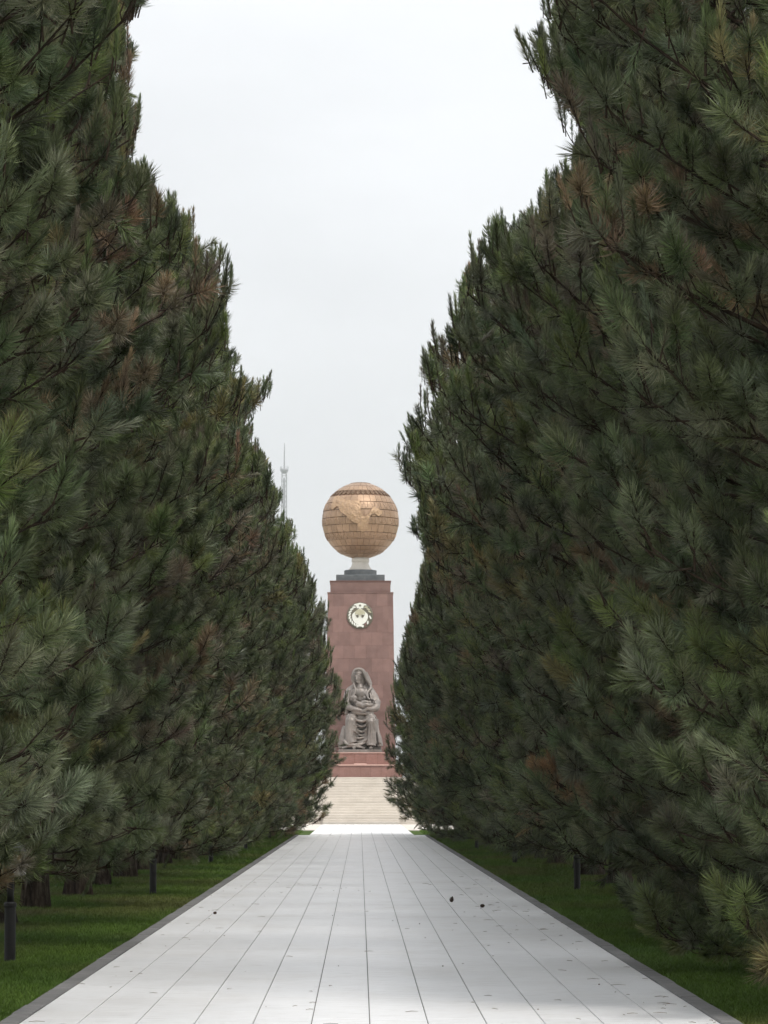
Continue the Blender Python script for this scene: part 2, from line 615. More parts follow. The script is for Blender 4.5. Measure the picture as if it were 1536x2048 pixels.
D = PL0
zl = zz(1529, D)
lower = block_part('plinth', 2.35, 0.06, 9.0, 0.0, zl - 0.07, M['red_core'])
n = 8
for i in range(n):
    wdt = 4.7 / n
    x0 = MX - 2.35 + i * wdt
    MB().box(x0 + 0.004, x0 + wdt - 0.004, 0.0, 0.09, 0.004, zl - 0.075).build('slab', M['red_base'], lower)
block_part('plinth_ledge', 2.42, -0.06, 9.0, zl - 0.07, zl, M['red_edge'])
# low pale stone slab lying on the ledge
MB().cbox(MX - 0.36, MX + 0.36, -0.02, 0.55, zl + 0.002, zl + 0.06, 0.02).build('tablet', M['red_edge'], mon)
D2 = PL0 + 1.5
zu = zz(1505, D2)
upper = block_part('statue_base', 1.62, 1.56, 5.0, zl, zu - 0.004, M['red_core'])
for i in range(5):
    wdt = 3.24 / 5
    x0 = MX - 1.62 + i * wdt
    MB().box(x0 + 0.004, x0 + wdt - 0.004, 1.5, 1.6, zl + 0.004, zu - 0.05).build('slab', M['red_base'], upper)
block_part('statue_base_edge', 1.66, 1.46, 5.0, zu - 0.045, zu, M['red_edge'])
zs = zz(1499, D2 + 0.3)
block_part('statue_footing', 1.24, 1.8, 4.4, zu, zs, M['statue'])

# pillar with its granite panels
PF = 5.2                            # pillar front, local y
DP = PL0 + PF
ztop = zz(1185, DP)
hb, ht = 2.06, 1.885
PC = PF + hb
pil = MB().frustum(hb - 0.03, hb - 0.03, 0.0, ht - 0.03, ht - 0.03, ztop - 0.02, MX, PC).build('pillar', M['red_core'], mon)
rows, cols = 14, 6
prng = random.Random(11)
for side in range(3):              # front, left, right
    for r in range(rows):
        za, zb = ztop * r / rows, ztop * (r + 1) / rows
        ha, hb_ = hb + (ht - hb) * r / rows, hb + (ht - hb) * (r + 1) / rows
        offs = 0.5 if r % 2 else 0.0
        cuts = [-1] + [(-1 + 2 * (k + offs) / cols) for k in range(0 if offs else 1, cols)] + [1]
        for k in range(len(cuts) - 1):
            a, b = cuts[k], cuts[k + 1]
            g_ = 0.004
            pr = prng.uniform(-0.003, 0.003)
            def P(u, zc, h, dpt):
                u = u * h
                if side == 0: return (MX + u, PC - h + dpt, zc)
                if side == 1: return (MX - h + dpt, PC - u, zc)
                return (MX + h - dpt, PC + u, zc)
            ea, eb = g_ / ha, g_ / hb_
            v = [P(a + ea, za + g_, ha, pr), P(b - ea, za + g_, ha, pr), P(b - eb, zb - g_, hb_, pr), P(a + eb, zb - g_, hb_, pr),
                 P(a + ea, za + g_, ha, 0.06), P(b - ea, za + g_, ha, 0.06), P(b - eb, zb - g_, hb_, 0.06), P(a + eb, zb - g_, hb_, 0.06)]
            f = [(0, 1, 2, 3), (1, 0, 4, 5), (2, 1, 5, 6), (3, 2, 6, 7), (0, 3, 7, 4)]
            MB().add(v, f).build('panel', M['red'], pil)
MB().frustum(ht + 0.03, ht + 0.03, ztop - 0.02, ht + 0.03, ht + 0.03, ztop + 0.03, MX, PC).build('pillar_edge', M['red'], mon)
DC = DP + 0.2
zc1 = zz(1161, DC)
MB().frustum(1.74, 1.74, ztop + 0.03, 1.74, 1.74, zc1 - 0.04, MX, PC).build('pillar_crown', M['red'], mon)
MB().frustum(1.78, 1.78, zc1 - 0.04, 1.78, 1.78, zc1, MX, PC).build('crown_edge', M['red_core'], mon)
zc2 = zz(1149, DC + 0.4)
MB().cbox(MX - 1.41, MX + 1.41, PC - 1.41, PC + 1.41, zc1, zc2, 0.03).build('square_tier', M['grey'], mon)
zc3 = zz(1138.6, DC + 0.9)
MB().lathe([(0.95, zc2), (0.95, zc3 - 0.03), (0.92, zc3)], 48, MX, PC).build('round_tier', M['grey'], mon, False)
GR = 77.0 * (PL0 + PC) / F
GZ = zz(1041.5, PL0 + PC)
zn = GZ - GR + 0.12
MB().lathe([(0.68, zc3), (0.68, zc3 + 0.05), (0.62, zc3 + 0.12), (0.55, zc3 + 0.22), (0.50, zc3 + 0.33), (0.475, zc3 + 0.42), (0.47, zc3 + 0.46), (0.52, zc3 + 0.48), (0.50, zn)], 40, MX, PC).build('neck', M['neck'], mon, True)

# globe: curved metal panels in bands of latitude
glo = MB().ball((0, 0, 0), (GR - 0.035,) * 3, 48, 32).build('globe', M['globe_core'], mon, True)
glo.location = (MX, PC, GZ)
bands = [90, 74, 61, 48.5, 38, 25.7, 13.2, 2, -9, -21, -32, -44, -62, -80]
NC = 32
back = MB()


def sph(r, la, lo):
    return (r * math.cos(la) * math.sin(lo), -r * math.cos(la) * math.cos(lo), r * math.sin(la))


def patch(la0, la1, lo0, lo1, r0, r1, nu=3, nv=3):
    """curved plate between radii r0 (sides end) and r1"""
    v, f = [], []
    for j in range(nv + 1):
        for i in range(nu + 1):
            v.append(sph(r1, la0 + (la1 - la0) * j / nv, lo0 + (lo1 - lo0) * i / nu))
    for j in range(nv):
        for i in range(nu):
            a = j * (nu + 1) + i
            f.append((a, a + 1, a + nu + 2, a + nu + 1))
    rim = [i for i in range(nu + 1)] + [j * (nu + 1) + nu for j in range(1, nv + 1)] + \
          [nv * (nu + 1) + i for i in range(nu - 1, -1, -1)] + [j * (nu + 1) for j in range(nv - 1, 0, -1)]
    k0 = len(v)
    for i in rim:
        p = np.array(v[i]); v.append(tuple(p * (r0 / r1)))
    m_ = len(rim)
    for i in range(m_):
        j = (i + 1) % m_
        f.append((rim[j], rim[i], k0 + i, k0 + j))
    return v, f


for bi in range(len(bands) - 1):
    hi, lo = R(bands[bi]), R(bands[bi + 1])
    if bi == 3:
        continue                # this band is made of two rows of teeth
    nc = NC if abs(bands[bi]) < 70 and abs(bands[bi + 1]) < 70 else 16
    gz = 0.019 / GR
    gx = 0.009 / (GR * max(0.2, math.cos((hi + lo) / 2)))
    step = 2 * math.pi / nc
    gtop = 0 if bi == 0 else gz
    v, f = patch(lo + gz, hi - gtop - (0.001 if bi == 0 else 0), -step / 2 + gx, step / 2 - gx, GR - 0.04, GR)
    me = MB().add(v, f).mesh('globe_panel', False)
    me.materials.append(M['globe'])
    for c in range(nc):
        ang = (c + 0.5 * (bi % 2)) * step
        fr = math.cos(ang)
        if fr > -0.12:
            o = bpy.data.objects.new('globe_panel', me)
            COL.objects.link(o)
            o.parent = glo
            o.rotation_euler = (0, 0, ang)
        else:
            ca, sa = math.cos(ang), math.sin(ang)
            vv = [(p[0] * ca - p[1] * sa, p[0] * sa + p[1] * ca, p[2]) for p in v]
            back.add(vv, f)
tag(back.build('globe_back_panels', M['globe'], glo), kind='stuff')
# zigzag ornaments standing on some of the bands
orn = MB()
def tri_relief(la0, la1, n_, h, up=True, thin=None):
    st = 2 * math.pi / n_
    for c in range(n_):
        a = c * st
        p = [(la0, a), (la0, a + st), (la1, a + st / 2)] if up else [(la1, a), (la1, a + st), (la0, a + st / 2)]
        cen = (sum(q[0] for q in p) / 3, sum(q[1] for q in p) / 3)
        if thin is None:
            t = [sph(GR + h, *q) for q in p] + [sph(GR - 0.01, *q) for q in p]
            orn.add(t, [(0, 1, 2), (2, 1, 0), (0, 3, 4, 1), (1, 4, 5, 2), (2, 5, 3, 0)])
        else:
            q2 = [(cen[0] + (q[0] - cen[0]) * thin, cen[1] + (q[1] - cen[1]) * thin) for q in p]
            t = [sph(GR + h, *q) for q in p] + [sph(GR + h, *q) for q in q2] + [sph(GR - 0.01, *q) for q in p] + [sph(GR - 0.01, *q) for q in q2]
            f = []
            for i in range(3):
                j = (i + 1) % 3
                f += [(i, j, 3 + j, 3 + i), (i, 6 + i, 6 + j, j), (3 + i, 3 + j, 9 + j, 9 + i)]
            orn.add(t, f)
tri_relief(R(38.3), R(43.5), 36, 0.02, up=False)
tri_relief(R(42.6), R(48.2), 36, 0.0, up=False)
tri_relief(R(13.6), R(25.3), 32, 0.018, True, 0.7)
tri_relief(R(-8.6), R(1.6), 32, 0.018, True, 0.7)
tri_relief(R(-31.6), R(-21.4), 32, 0.028, True, 0.55)
tri_relief(R(74.2), R(80.0), 20, 0.02, False, 0.5)
tri_relief(R(-61.0), R(-52.0), 20, 0.02, False, 0.5)
tag(orn.build('zigzag_ornament', M['globe'], glo), kind='stuff')

# raised map on the front of the globe
outl = [(400, 430), (425, 350), (470, 330), (505, 345), (545, 372), (640, 388), (730, 392), (748, 430), (742, 505), (768, 560), (800, 578),
        (845, 545), (870, 500), (905, 460), (945, 480), (1005, 515), (1000, 545), (955, 575), (925, 548), (880, 545), (850, 590), (838, 650),
        (828, 725), (800, 755), (762, 765), (735, 735), (715, 715), (713, 668), (655, 642), (605, 608), (570, 560), (520, 535), (492, 505),
        (480, 462), (450, 455), (410, 500), (392, 480)]
poly = [((x - 742) / 475.0, (630 - y) / 475.0) for x, y in outl]
def inside(x, y):
    c = False
    for i in range(len(poly)):
        x1, y1 = poly[i]; x2, y2 = poly[i - 1]
        if (y1 > y) != (y2 > y) and x < (x2 - x1) * (y - y1) / (y2 - y1) + x1:
            c = not c
    return c
alp = R(4.6)
NG = 84
cells = {}
vid = {}
bmv, bmf = [], []
def gp(i, j):
    if (i, j) in vid: return vid[(i, j)]
    x, y = -0.8 + 1.5 * i / NG, -0.45 + 1.15 * j / NG
    yy = math.sqrt(max(0.0, 1 - x * x - y * y))
    # undo the view from below
    z_ = y * math.cos(alp) - yy * math.sin(alp)
    f_ = y * math.sin(alp) + yy * math.cos(alp)
    h = GR + 0.07 + 0.03 * (mnoise.noise(Vector((x * 9, y * 9, 3))) + 0.5 * mnoise.noise(Vector((x * 22, y * 22, 1))))
    bmv.append((x * h, -f_ * h, z_ * h))
    vid[(i, j)] = len(bmv) - 1
    return vid[(i, j)]
for i in range(NG):
    for j in range(NG):
        if inside(-0.8 + 1.5 * (i + 0.5) / NG, -0.45 + 1.15 * (j + 0.5) / NG):
            cells[(i, j)] = 1
lowv = {}
def lw(a):
    if a not in lowv:
        p = np.array(bmv[a]); bmv.append(tuple(p * ((GR - 0.02) / np.linalg.norm(p)))); lowv[a] = len(bmv) - 1
    return lowv[a]
for (i, j) in cells:
    q = [gp(i, j), gp(i + 1, j), gp(i + 1, j + 1), gp(i, j + 1)]
    bmf.append(tuple(q))
    for (di, dj, a, b) in ((0, -1, 0, 1), (1, 0, 1, 2), (0, 1, 2, 3), (-1, 0, 3, 0)):
        if (i + di, j + dj) not in cells:
            bmf.append((q[b], q[a], lw(q[a]), lw(q[b])))
MB().add(bmv, bmf).build('map_relief', M['map'], glo)

# emblem on the front of the pillar
def zpil(py):
    return zz(py, DP)
ez = zpil(1231)
ER = 26.5 * DP / F
ey = PC - (hb + (ht - hb) * ez / ztop)
emb = MB()
emb_n = 40
ring = []
emb.lathe([(ER, 0.0), (ER, 0.07), (ER * 0.93, 0.10)], 40)
em = emb.build('emblem', M['emblem_dark'], mon)
em.location = (MX - 0.02, ey, ez)
em.rotation_euler = (math.pi / 2, 0, 0)     # local z faces the path, local y is up
def extr(pts, z0, z1, name, mat):
    n_ = len(pts)
    v = [(a * ER, b * ER, z0) for a, b in pts] + [(a * ER, b * ER, z1) for a, b in pts]
    f = [tuple(range(n_ - 1, -1, -1)), tuple(n_ + i for i in range(n_))]
    for i in range(n_):
        j = (i + 1) % n_
        f.append((i, j, n_ + j, n_ + i))
    return MB().add(v, f).build(name, mat, em)
field = []
for i in range(40):
    a = 2 * math.pi * i / 40
    rr = 0.60
    x_, y_ = rr * math.sin(a), -0.07 + 0.62 * math.cos(a)
    if y_ > 0.1:
        x_ *= 1 - 0.62 * ((y_ - 0.1) / 0.45) ** 1.2 if y_ < 0.55 else 0.38
    field.append((x_, y_))
extr(field[::-1], 0.09, 0.13, 'white_field', M['white'])
extr([(-0.42, 0.86), (0.0, 0.97), (0.42, 0.86), (0.52, 0.77), (0.30, 0.76), (0.24, 0.55), (-0.24, 0.55), (-0.30, 0.76), (-0.50, 0.77)][::-1], 0.085, 0.118, 'crown_plate', M['white'])
star = []
for i in range(16):
    a = math.pi * i / 8
    rr = 0.10 if i % 2 == 0 else 0.06
    star.append((rr * math.sin(a), 0.76 + rr * math.cos(a)))
extr(star[::-1], 0.115, 0.135, 'star', M['emblem_dark'])
# bird with raised wings
extr([(-0.40, 0.18), (-0.28, 0.40), (0.0, 0.50), (0.28, 0.40), (0.40, 0.18), (0.34, 0.05), (0.24, 0.12), (0.14, -0.02), (0.06, 0.08), (0.0, -0.18), (-0.06, 0.08), (-0.14, -0.02), (-0.24, 0.12), (-0.34, 0.05)][::-1],
     0.128, 0.142, 'bird', M['emblem_gold'])
extr([(-0.34, 0.04), (-0.10, 0.06), (-0.10, -0.10), (-0.14, -0.16), (-0.24, -0.16)], 0.13, 0.15, 'bird_wing_tip', M['emblem_dark'])
extr([(0.34, 0.04), (0.24, -0.16), (0.14, -0.16), (0.10, -0.10), (0.10, 0.06)], 0.13, 0.15, 'bird_wing_tip', M['emblem_dark'])
# wreath: sheaves bound with ribbons
for side in (-1, 1):
    for k, a in enumerate(np.linspace(35, 165, 9)):
        t = R(a)
        cxw, cyw = side * 0.79 * math.sin(t), 0.79 * math.cos(t) * 0.98
        tilt = -side * t + side * 0.6
        pts = []
        for i in range(8):
            b = 2 * math.pi * i / 8
            u, v_ = 0.155 * math.cos(b), 0.062 * math.sin(b)
            pts.append((cxw + u * math.cos(tilt) - v_ * math.sin(tilt), cyw + u * math.sin(tilt) + v_ * math.cos(tilt)))
        if side < 0:
            mat = M['white']
        else:
            mat = M['white'] if k in (4, 6) else (M['emblem_gold'] if k < 3 else M['emblem_red'] if k == 7 else M['emblem_dark'])
        extr(pts, 0.08, 0.125 + 0.01 * (k % 2), 'wreath_leaf', mat)
extr([(-0.30, -0.74), (-0.15, -0.68), (0.0, -0.66), (0.15, -0.68), (0.30, -0.74), (0.24, -0.92), (0.12, -0.84), (0.0, -0.82), (-0.12, -0.84), (-0.24, -0.92)][::-1], 0.09, 0.14, 'ribbon', M['white'])

# ------------------------------------------------------------------ statue
stz = TOPZ + zs
sty = PL0 + 1.8
K = 0.0289 * (PL0 + 3.0) / 196.5 / 9.307
def S(zx, zy, yy=0.0):
    """zoomed statue sketch coordinates -> local metres (x right, y away, z up)"""
    return ((zx - 690) * K, yy, (1757 - zy) * K)
sb = MB()
def T(pts, rad, n=10):
    # densify through a smooth curve
    P_ = np.array([S(*p) for p in pts]); r_ = np.array(rad, dtype=float)
    t = np.linspace(0, len(P_) - 1, (len(P_) - 1) * 5 + 1)
    k = np.arange(len(P_))
    # catmull-rom
    out_p = []
    for tt in t:
        i = min(int(tt), len(P_) - 2); u = tt - i
        p0, p1, p2, p3 = P_[max(i - 1, 0)], P_[i], P_[i + 1], P_[min(i + 2, len(P_) - 1)]
        out_p.append(0.5 * ((2 * p1) + (p2 - p0) * u + (2 * p0 - 5 * p1 + 4 * p2 - p3) * u * u + (3 * p1 - p0 - 3 * p2 + p3) * u ** 3))
    sb.tube(out_p, np.interp(t, k, r_), n)
def B(zx, zy, yy, rx, ry, rz):
    sb.ball(S(zx, zy, yy), (rx, ry, rz), 18, 12)
# torso, seat and lap
T([(660, 1150, 1.35), (655, 950, 1.35), (650, 800, 1.30), (650, 680, 1.25), (648, 600, 1.2)], [0.75, 0.66, 0.64, 0.55, 0.22], 14)
B(660, 1150, 1.25, 0.85, 0.75, 0.45)
sb.box(-0.95, 0.95, 1.1, 2.3, 0.0, 1.75)
# thighs and lower legs under the robe
T([(610, 1190, 1.3), (520, 1180, 0.75), (490, 1200, 0.45)], [0.42, 0.38, 0.30], 12)
T([(740, 1190, 1.3), (830, 1190, 0.70), (862, 1215, 0.42)], [0.42, 0.40, 0.34], 12)
B(492, 1225, 0.48, 0.32, 0.31, 0.29)
B(862, 1238, 0.48, 0.30, 0.31, 0.28)
T([(490, 1210, 0.47), (478, 1340, 0.45), (476, 1500, 0.45), (500, 1640, 0.42)], [0.31, 0.31, 0.31, 0.36], 14)
T([(862, 1225, 0.45), (872, 1350, 0.46), (868, 1500, 0.43), (860, 1640, 0.40), (858, 1690, 0.38)], [0.30, 0.27, 0.25, 0.27, 0.29], 14)
# cloth hanging between the knees
g0 = []
for zx in np.linspace(430, 930, 26):
    for zy in np.linspace(1150, 1690, 24):
        g0.append(S(zx, zy, 0.66 + 0.10 * math.sin((zx - 430) / 500 * math.pi)))
f0 = []
for i in range(25):
    for j in range(23):
        a = i * 24 + j
        f0.append((a, a + 24, a + 25, a + 1))
gv = np.array(g0)
gb = gv.copy(); gb[:, 1] += 0.5
nn_ = len(gv)
ff = [tuple(q) for q in f0] + [tuple(i + nn_ for i in q[::-1]) for q in f0]
edge = [i * 24 for i in range(26)] + [25 * 24 + j for j in range(1, 24)] + [i * 24 + 23 for i in range(24, -1, -1)] + [j for j in range(22, 0, -1)]
for i in range(len(edge)):
    a, b = edge[i], edge[(i + 1) % len(edge)]
    ff.append((b, a, a + nn_, b + nn_))
sb.add(np.concatenate([gv, gb]), ff)
# U-shaped folds slung from knee to knee
for y0, sag, xl, xr, rr in ((1165, 70, 520, 840, 0.10), (1210, 130, 530, 850, 0.085), (1290, 150, 530, 845, 0.08), (1370, 140, 540, 840, 0.075), (1440, 130, 520, 835, 0.08), (1500, 120, 470, 830, 0.075), (1545, 95, 400, 820, 0.075), (1580, 85, 350, 800, 0.075)):
    pts = []
    for t in np.linspace(0, 1, 6):
        sgn = (2 * t - 1)
        pts.append((xl + (xr - xl) * t, y0 + sag * (1 - sgn * sgn) - 20 * t, 0.40 + 0.13 * (1 - sgn * sgn) - (0.10 if y0 > 1480 else 0)))
    T(pts, [rr * 0.8, rr, rr, rr, rr, rr * 0.8], 8)
T([(430, 1130, 0.55), (500, 1150, 0.30), (600, 1215, 0.36), (690, 1235, 0.42), (780, 1205, 0.36), (870, 1150, 0.30), (930, 1130, 0.5)], [0.07, 0.07, 0.08, 0.09, 0.08, 0.07, 0.07], 8)
T([(455, 1230, 0.30), (520, 1290, 0.22), (600, 1340, 0.33)], [0.05, 0.06, 0.05], 7)
T([(450, 1330, 0.28), (520, 1400, 0.20), (610, 1450, 0.33)], [0.05, 0.06, 0.05], 7)
T([(430, 1430, 0.28), (500, 1510, 0.18), (610, 1550, 0.30), (720, 1530, 0.38)], [0.05, 0.06, 0.06, 0.05], 7)
for k_ in range(5):
    T([(440 + 26 * k_, 1125 + 4 * k_, 0.62 - 0.05 * k_), (455 + 24 * k_, 1165 + 10 * k_, 0.22 + 0.02 * k_), (448 + 30 * k_, 1260 + 26 * k_, 0.16 + 0.03 * k_), (430 + 38 * k_, 1400 + 30 * k_, 0.18 + 0.05 * k_)], [0.03, 0.045, 0.045, 0.03], 7)
    T([(925 - 24 * k_, 1125 + 4 * k_, 0.62 - 0.05 * k_), (915 - 22 * k_, 1170 + 10 * k_, 0.24 + 0.02 * k_), (918 - 28 * k_, 1265 + 22 * k_, 0.20 + 0.03 * k_), (925 - 30 * k_, 1400 + 26 * k_, 0.24 + 0.05 * k_)], [0.03, 0.04, 0.04, 0.03], 7)
# vertical pleats on the shins and hem
for zx0, zx1, yy in ((440, 395, 0.40), (470, 455, 0.20), (505, 520, 0.20), (835, 800, 0.26), (862, 850, 0.20), (890, 900, 0.24), (912, 940, 0.34)):
    T([(zx0, 1230, yy + 0.02), ((zx0 + zx1) / 2, 1450, yy), (zx1, 1650, yy)], [0.05, 0.06, 0.07], 7)
T([(400, 1330, 0.75), (360, 1480, 0.7), (335, 1600, 0.65), (300, 1740, 0.62)], [0.22, 0.24, 0.24, 0.16], 10)
T([(335, 1480, 0.7), (300, 1560, 0.6), (285, 1650, 0.6), (300, 1745, 0.6)], [0.06, 0.10, 0.12, 0.1], 8)
T([(945, 1200, 0.9), (955, 1400, 0.85), (985, 1560, 0.8), (1020, 1700, 0.8)], [0.12, 0.18, 0.24, 0.22], 10)
T([(950, 1180, 0.6), (955, 1300, 0.6), (985, 1480, 0.6), (1015, 1640, 0.6)], [0.05, 0.05, 0.07, 0.1], 8)
# hem and feet
T([(360, 1600, 0.3), (420, 1660, 0.2), (540, 1670, 0.2), (680, 1655, 0.35), (760, 1620, 0.42)], [0.08, 0.09, 0.09, 0.08, 0.07], 8)
T([(330, 1735, 0.4), (440, 1700, 0.22), (540, 1690, 0.2), (650, 1710, 0.3), (740, 1735, 0.45)], [0.09, 0.08, 0.08, 0.08, 0.08], 8)
T([(540, 1725, 0.5), (540, 1730, 0.12)], [0.13, 0.10], 10)
T([(862, 1715, 0.6), (852, 1735, 0.16)], [0.12, 0.10], 10)
sb.box(-1.1, 1.1, 0.75, 2.3, 0.0, 0.25)
# cloak over the shoulders
T([(648, 590, 1.45), (545, 625, 1.35), (470, 690, 1.25), (432, 800, 1.15), (430, 930, 0.95)], [0.28, 0.28, 0.29, 0.28, 0.26], 12)
T([(660, 590, 1.45), (780, 625, 1.35), (850, 690, 1.25), (905, 800, 1.1), (940, 900, 0.95)], [0.28, 0.27, 0.27, 0.26, 0.24], 12)
T([(400, 740, 1.0), (375, 860, 0.95), (400, 980, 0.95), (420, 1100, 1.0)], [0.10, 0.14, 0.14, 0.14], 8)
T([(470, 640, 1.0), (430, 740, 0.92), (440, 860, 0.75)], [0.05, 0.06, 0.05], 7)
T([(840, 640, 1.02), (880, 740, 0.92), (900, 840, 0.78)], [0.05, 0.06, 0.05], 7)
T([(800, 620, 1.05), (840, 740, 0.90), (860, 830, 0.75)], [0.04, 0.05, 0.05], 7)
T([(940, 720, 1.1), (975, 820, 0.98), (1005, 880, 0.92), (985, 960, 0.95)], [0.10, 0.12, 0.10, 0.08], 8)
# shawl edges down the chest
T([(530, 480, 1.0), (545, 580, 0.85), (575, 650, 0.72), (540, 740, 0.64), (480, 800, 0.62)], [0.06, 0.07, 0.06, 0.07, 0.07], 8)
T([(845, 520, 1.05), (850, 620, 0.92), (790, 700, 0.74), (800, 800, 0.64), (840, 830, 0.62)], [0.07, 0.09, 0.08, 0.07, 0.06], 8)
T([(770, 640, 0.85), (760, 720, 0.72), (790, 790, 0.66)], [0.05, 0.06, 0.05], 7)
# hood: skull of cloth, then the rim
B(640, 420, 1.42, 0.48, 0.42, 0.60)
T([(660, 560, 1.6), (670, 430, 1.65)], [0.45, 0.42], 12)
T([(545, 560, 0.98), (515, 460, 0.88), (512, 370, 0.86), (545, 290, 0.95), (620, 262, 1.02), (700, 290, 1.02), (745, 370, 0.98), (790, 470, 0.98), (830, 540, 1.0), (838, 610, 1.02)],
  [0.05, 0.055, 0.06, 0.075, 0.10, 0.10, 0.095, 0.085, 0.075, 0.06], 9)
T([(740, 330, 1.2), (800, 450, 1.2), (840, 560, 1.2)], [0.16, 0.15, 0.16], 9)
# neck and chest
T([(660, 620, 1.05), (640, 540, 1.12)], [0.21, 0.19], 12)
B(650, 720, 0.98, 0.50, 0.34, 0.40)
B(590, 810, 0.86, 0.19, 0.17, 0.18)
B(735, 805, 0.84, 0.19, 0.17, 0.18)
# mother's forearms and hands
T([(410, 900, 0.9), (450, 970, 0.6), (560, 1010, 0.38), (680, 1035, 0.30)], [0.24, 0.19, 0.14, 0.09], 10)
for q in range(4):
    T([(660, 1020 + 9 * q, 0.30), (715, 1022 + 12 * q, 0.24), (760, 1000 + 18 * q, 0.28)], [0.035, 0.032, 0.026], 6)
T([(945, 900, 0.9), (945, 980, 0.62), (890, 1010, 0.42), (820, 1010, 0.34)], [0.25, 0.24, 0.17, 0.10], 10)
for q in range(4):
    T([(830, 990 + 10 * q, 0.30), (790, 985 + 12 * q, 0.24), (750, 1000 + 14 * q, 0.26)], [0.035, 0.032, 0.026], 6)
T([(960, 840, 0.75), (940, 890, 0.55), (965, 960, 0.55), (960, 1050, 0.6)], [0.05, 0.07, 0.07, 0.07], 8)
# the child lying in her arms
B(552, 815, 0.50, 0.17, 0.18, 0.20)
T([(570, 870, 0.48), (620, 920, 0.42), (690, 940, 0.38)], [0.10, 0.19, 0.18], 10)
T([(680, 920, 0.42), (740, 880, 0.36), (810, 890, 0.34), (850, 870, 0.42)], [0.16, 0.13, 0.10, 0.08], 10)
T([(690, 960, 0.36), (760, 930, 0.30), (830, 940, 0.32), (890, 920, 0.42)], [0.15, 0.12, 0.10, 0.07], 10)
T([(590, 880, 0.36), (560, 860, 0.30), (530, 880, 0.34)], [0.07, 0.055, 0.04], 7)
T([(470, 960, 0.62), (560, 1060, 0.45), (700, 1085, 0.40), (900, 1080, 0.5)], [0.12, 0.12, 0.12, 0.12], 9)
# face, turned down towards the child
fc = MB()
def head_ball(zx, zy, yy, rx, ry, rz):
    sb.ball(S(zx, zy, yy), (rx, ry, rz), 16, 12)
head_ball(612, 430, 1.10, 0.235, 0.27, 0.335)
head_ball(630, 510, 1.03, 0.13, 0.16, 0.13)      # chin and jaw
head_ball(622, 345, 1.06, 0.22, 0.20, 0.14)       # brow
T([(585, 400, 0.865), (583, 440, 0.825), (588, 462, 0.80)], [0.03, 0.036, 0.048], 8)   # nose
head_ball(556, 405, 0.885, 0.058, 0.03, 0.026)     # eyelids
head_ball(628, 402, 0.88, 0.062, 0.03, 0.026)
T([(535, 385, 0.90), (560, 378, 0.865), (580, 390, 0.86)], [0.022, 0.026, 0.022], 6)
T([(600, 388, 0.86), (630, 376, 0.855), (662, 388, 0.90)], [0.022, 0.026, 0.022], 6)
T([(575, 495, 0.885), (597, 491, 0.86), (622, 494, 0.88)], [0.02, 0.026, 0.02], 6)
T([(580, 505, 0.89), (600, 507, 0.866), (620, 504, 0.885)], [0.018, 0.026, 0.018], 6)
head_ball(690, 425, 1.05, 0.03, 0.06, 0.09)
tmp = bpy.data.objects.new('tmp_statue', sb.mesh('tmp_statue'))
COL.objects.link(tmp)
md = tmp.modifiers.new('r', 'REMESH'); md.mode = 'VOXEL'; md.voxel_size = 0.024
sm = tmp.modifiers.new('s', 'SMOOTH'); sm.iterations = 1; sm.factor = 0.5
dg = bpy.context.evaluated_depsgraph_get()
sme = bpy.data.meshes.new_from_object(tmp.evaluated_get(dg))
bpy.data.objects.remove(tmp)
sme.name = 'statue'
sme.materials.clear()
sme.polygons.foreach_set('use_smooth', [True] * len(sme.polygons))
st = obj('statue', sme, M['statue'])
st.location = (MX + (724 - 720) * DP / F - 0.02, sty, stz)
tag(st, 'pale seated statue of a hooded woman holding a child before the red pillar', 'statue')
print('statue verts', len(sme.vertices))

# ------------------------------------------------------------------ distant lattice tower
TD = 3500.0
tw = empty('television_tower', (px(567, 1588, TD).x, TD, -0.06), 'faint grey lattice television tower rising far behind the left pines', 'tower')
def tz(py): return px(567, py, TD).z
def twx(n_): return n_ * TD / F
m_ = MB()
hz = tz(941)
for a in range(3):
    t = 2 * math.pi * a / 3 + 0.5
    c_, s_ = math.cos(t), math.sin(t)
    m_ = MB().tube([(46 * c_, 46 * s_, 0), (9 * c_, 9 * s_, 118), (2.6 * c_, 2.6 * s_, 205)], [3.2, 2.6, 1.2], 8)
    m_.build('leg', M['steel'], tw)
MB().lathe([(4.0, 0), (3.2, 120), (2.0, 205), (1.0, hz - 8)], 12).build('core_shaft', M['steel'], tw)
la = MB()
prev = None
hw0, hw1 = twx(6.0), twx(4.6)
zs_ = np.linspace(200, hz, 26)
for k, z_ in enumerate(zs_):
    h = hw0 + (hw1 - hw0) * k / 25
    cor = [(h, h, z_), (-h, h, z_), (-h, -h, z_), (h, -h, z_)]
    for i in range(4):
        la.tube([cor[i], cor[(i + 1) % 4]], [0.16, 0.16], 4)
    if prev:
        for i in range(4):
            la.tube([prev[i], cor[i]], [0.5, 0.5], 5)
            la.tube([prev[i], cor[(i + 1) % 4]], [0.16, 0.16], 4)
    prev = cor
la.build('lattice', M['steel'], tw)
MB().lathe([(twx(5.2), hz - 3), (twx(8.2), hz), (twx(8.2), hz + 1.6), (twx(7.6), hz + 1.8)], 16).build('platform', M['steel'], tw)
ra = MB()
for i in range(8):
    t = 2 * math.pi * i / 8
    ra.tube([(twx(7.6) * math.cos(t), twx(7.6) * math.sin(t), hz + 1.6), (twx(7.6) * math.cos(t), twx(7.6) * math.sin(t), hz + 4.2)], [0.3, 0.3], 4)
ra.build('railing', M['steel'], tw)
MB().lathe([(0.8, hz + 1.7), (0.62, tz(912)), (0.4, tz(892)), (0.25, tz(886))], 8).build('antenna_mast', M['steel'], tw)

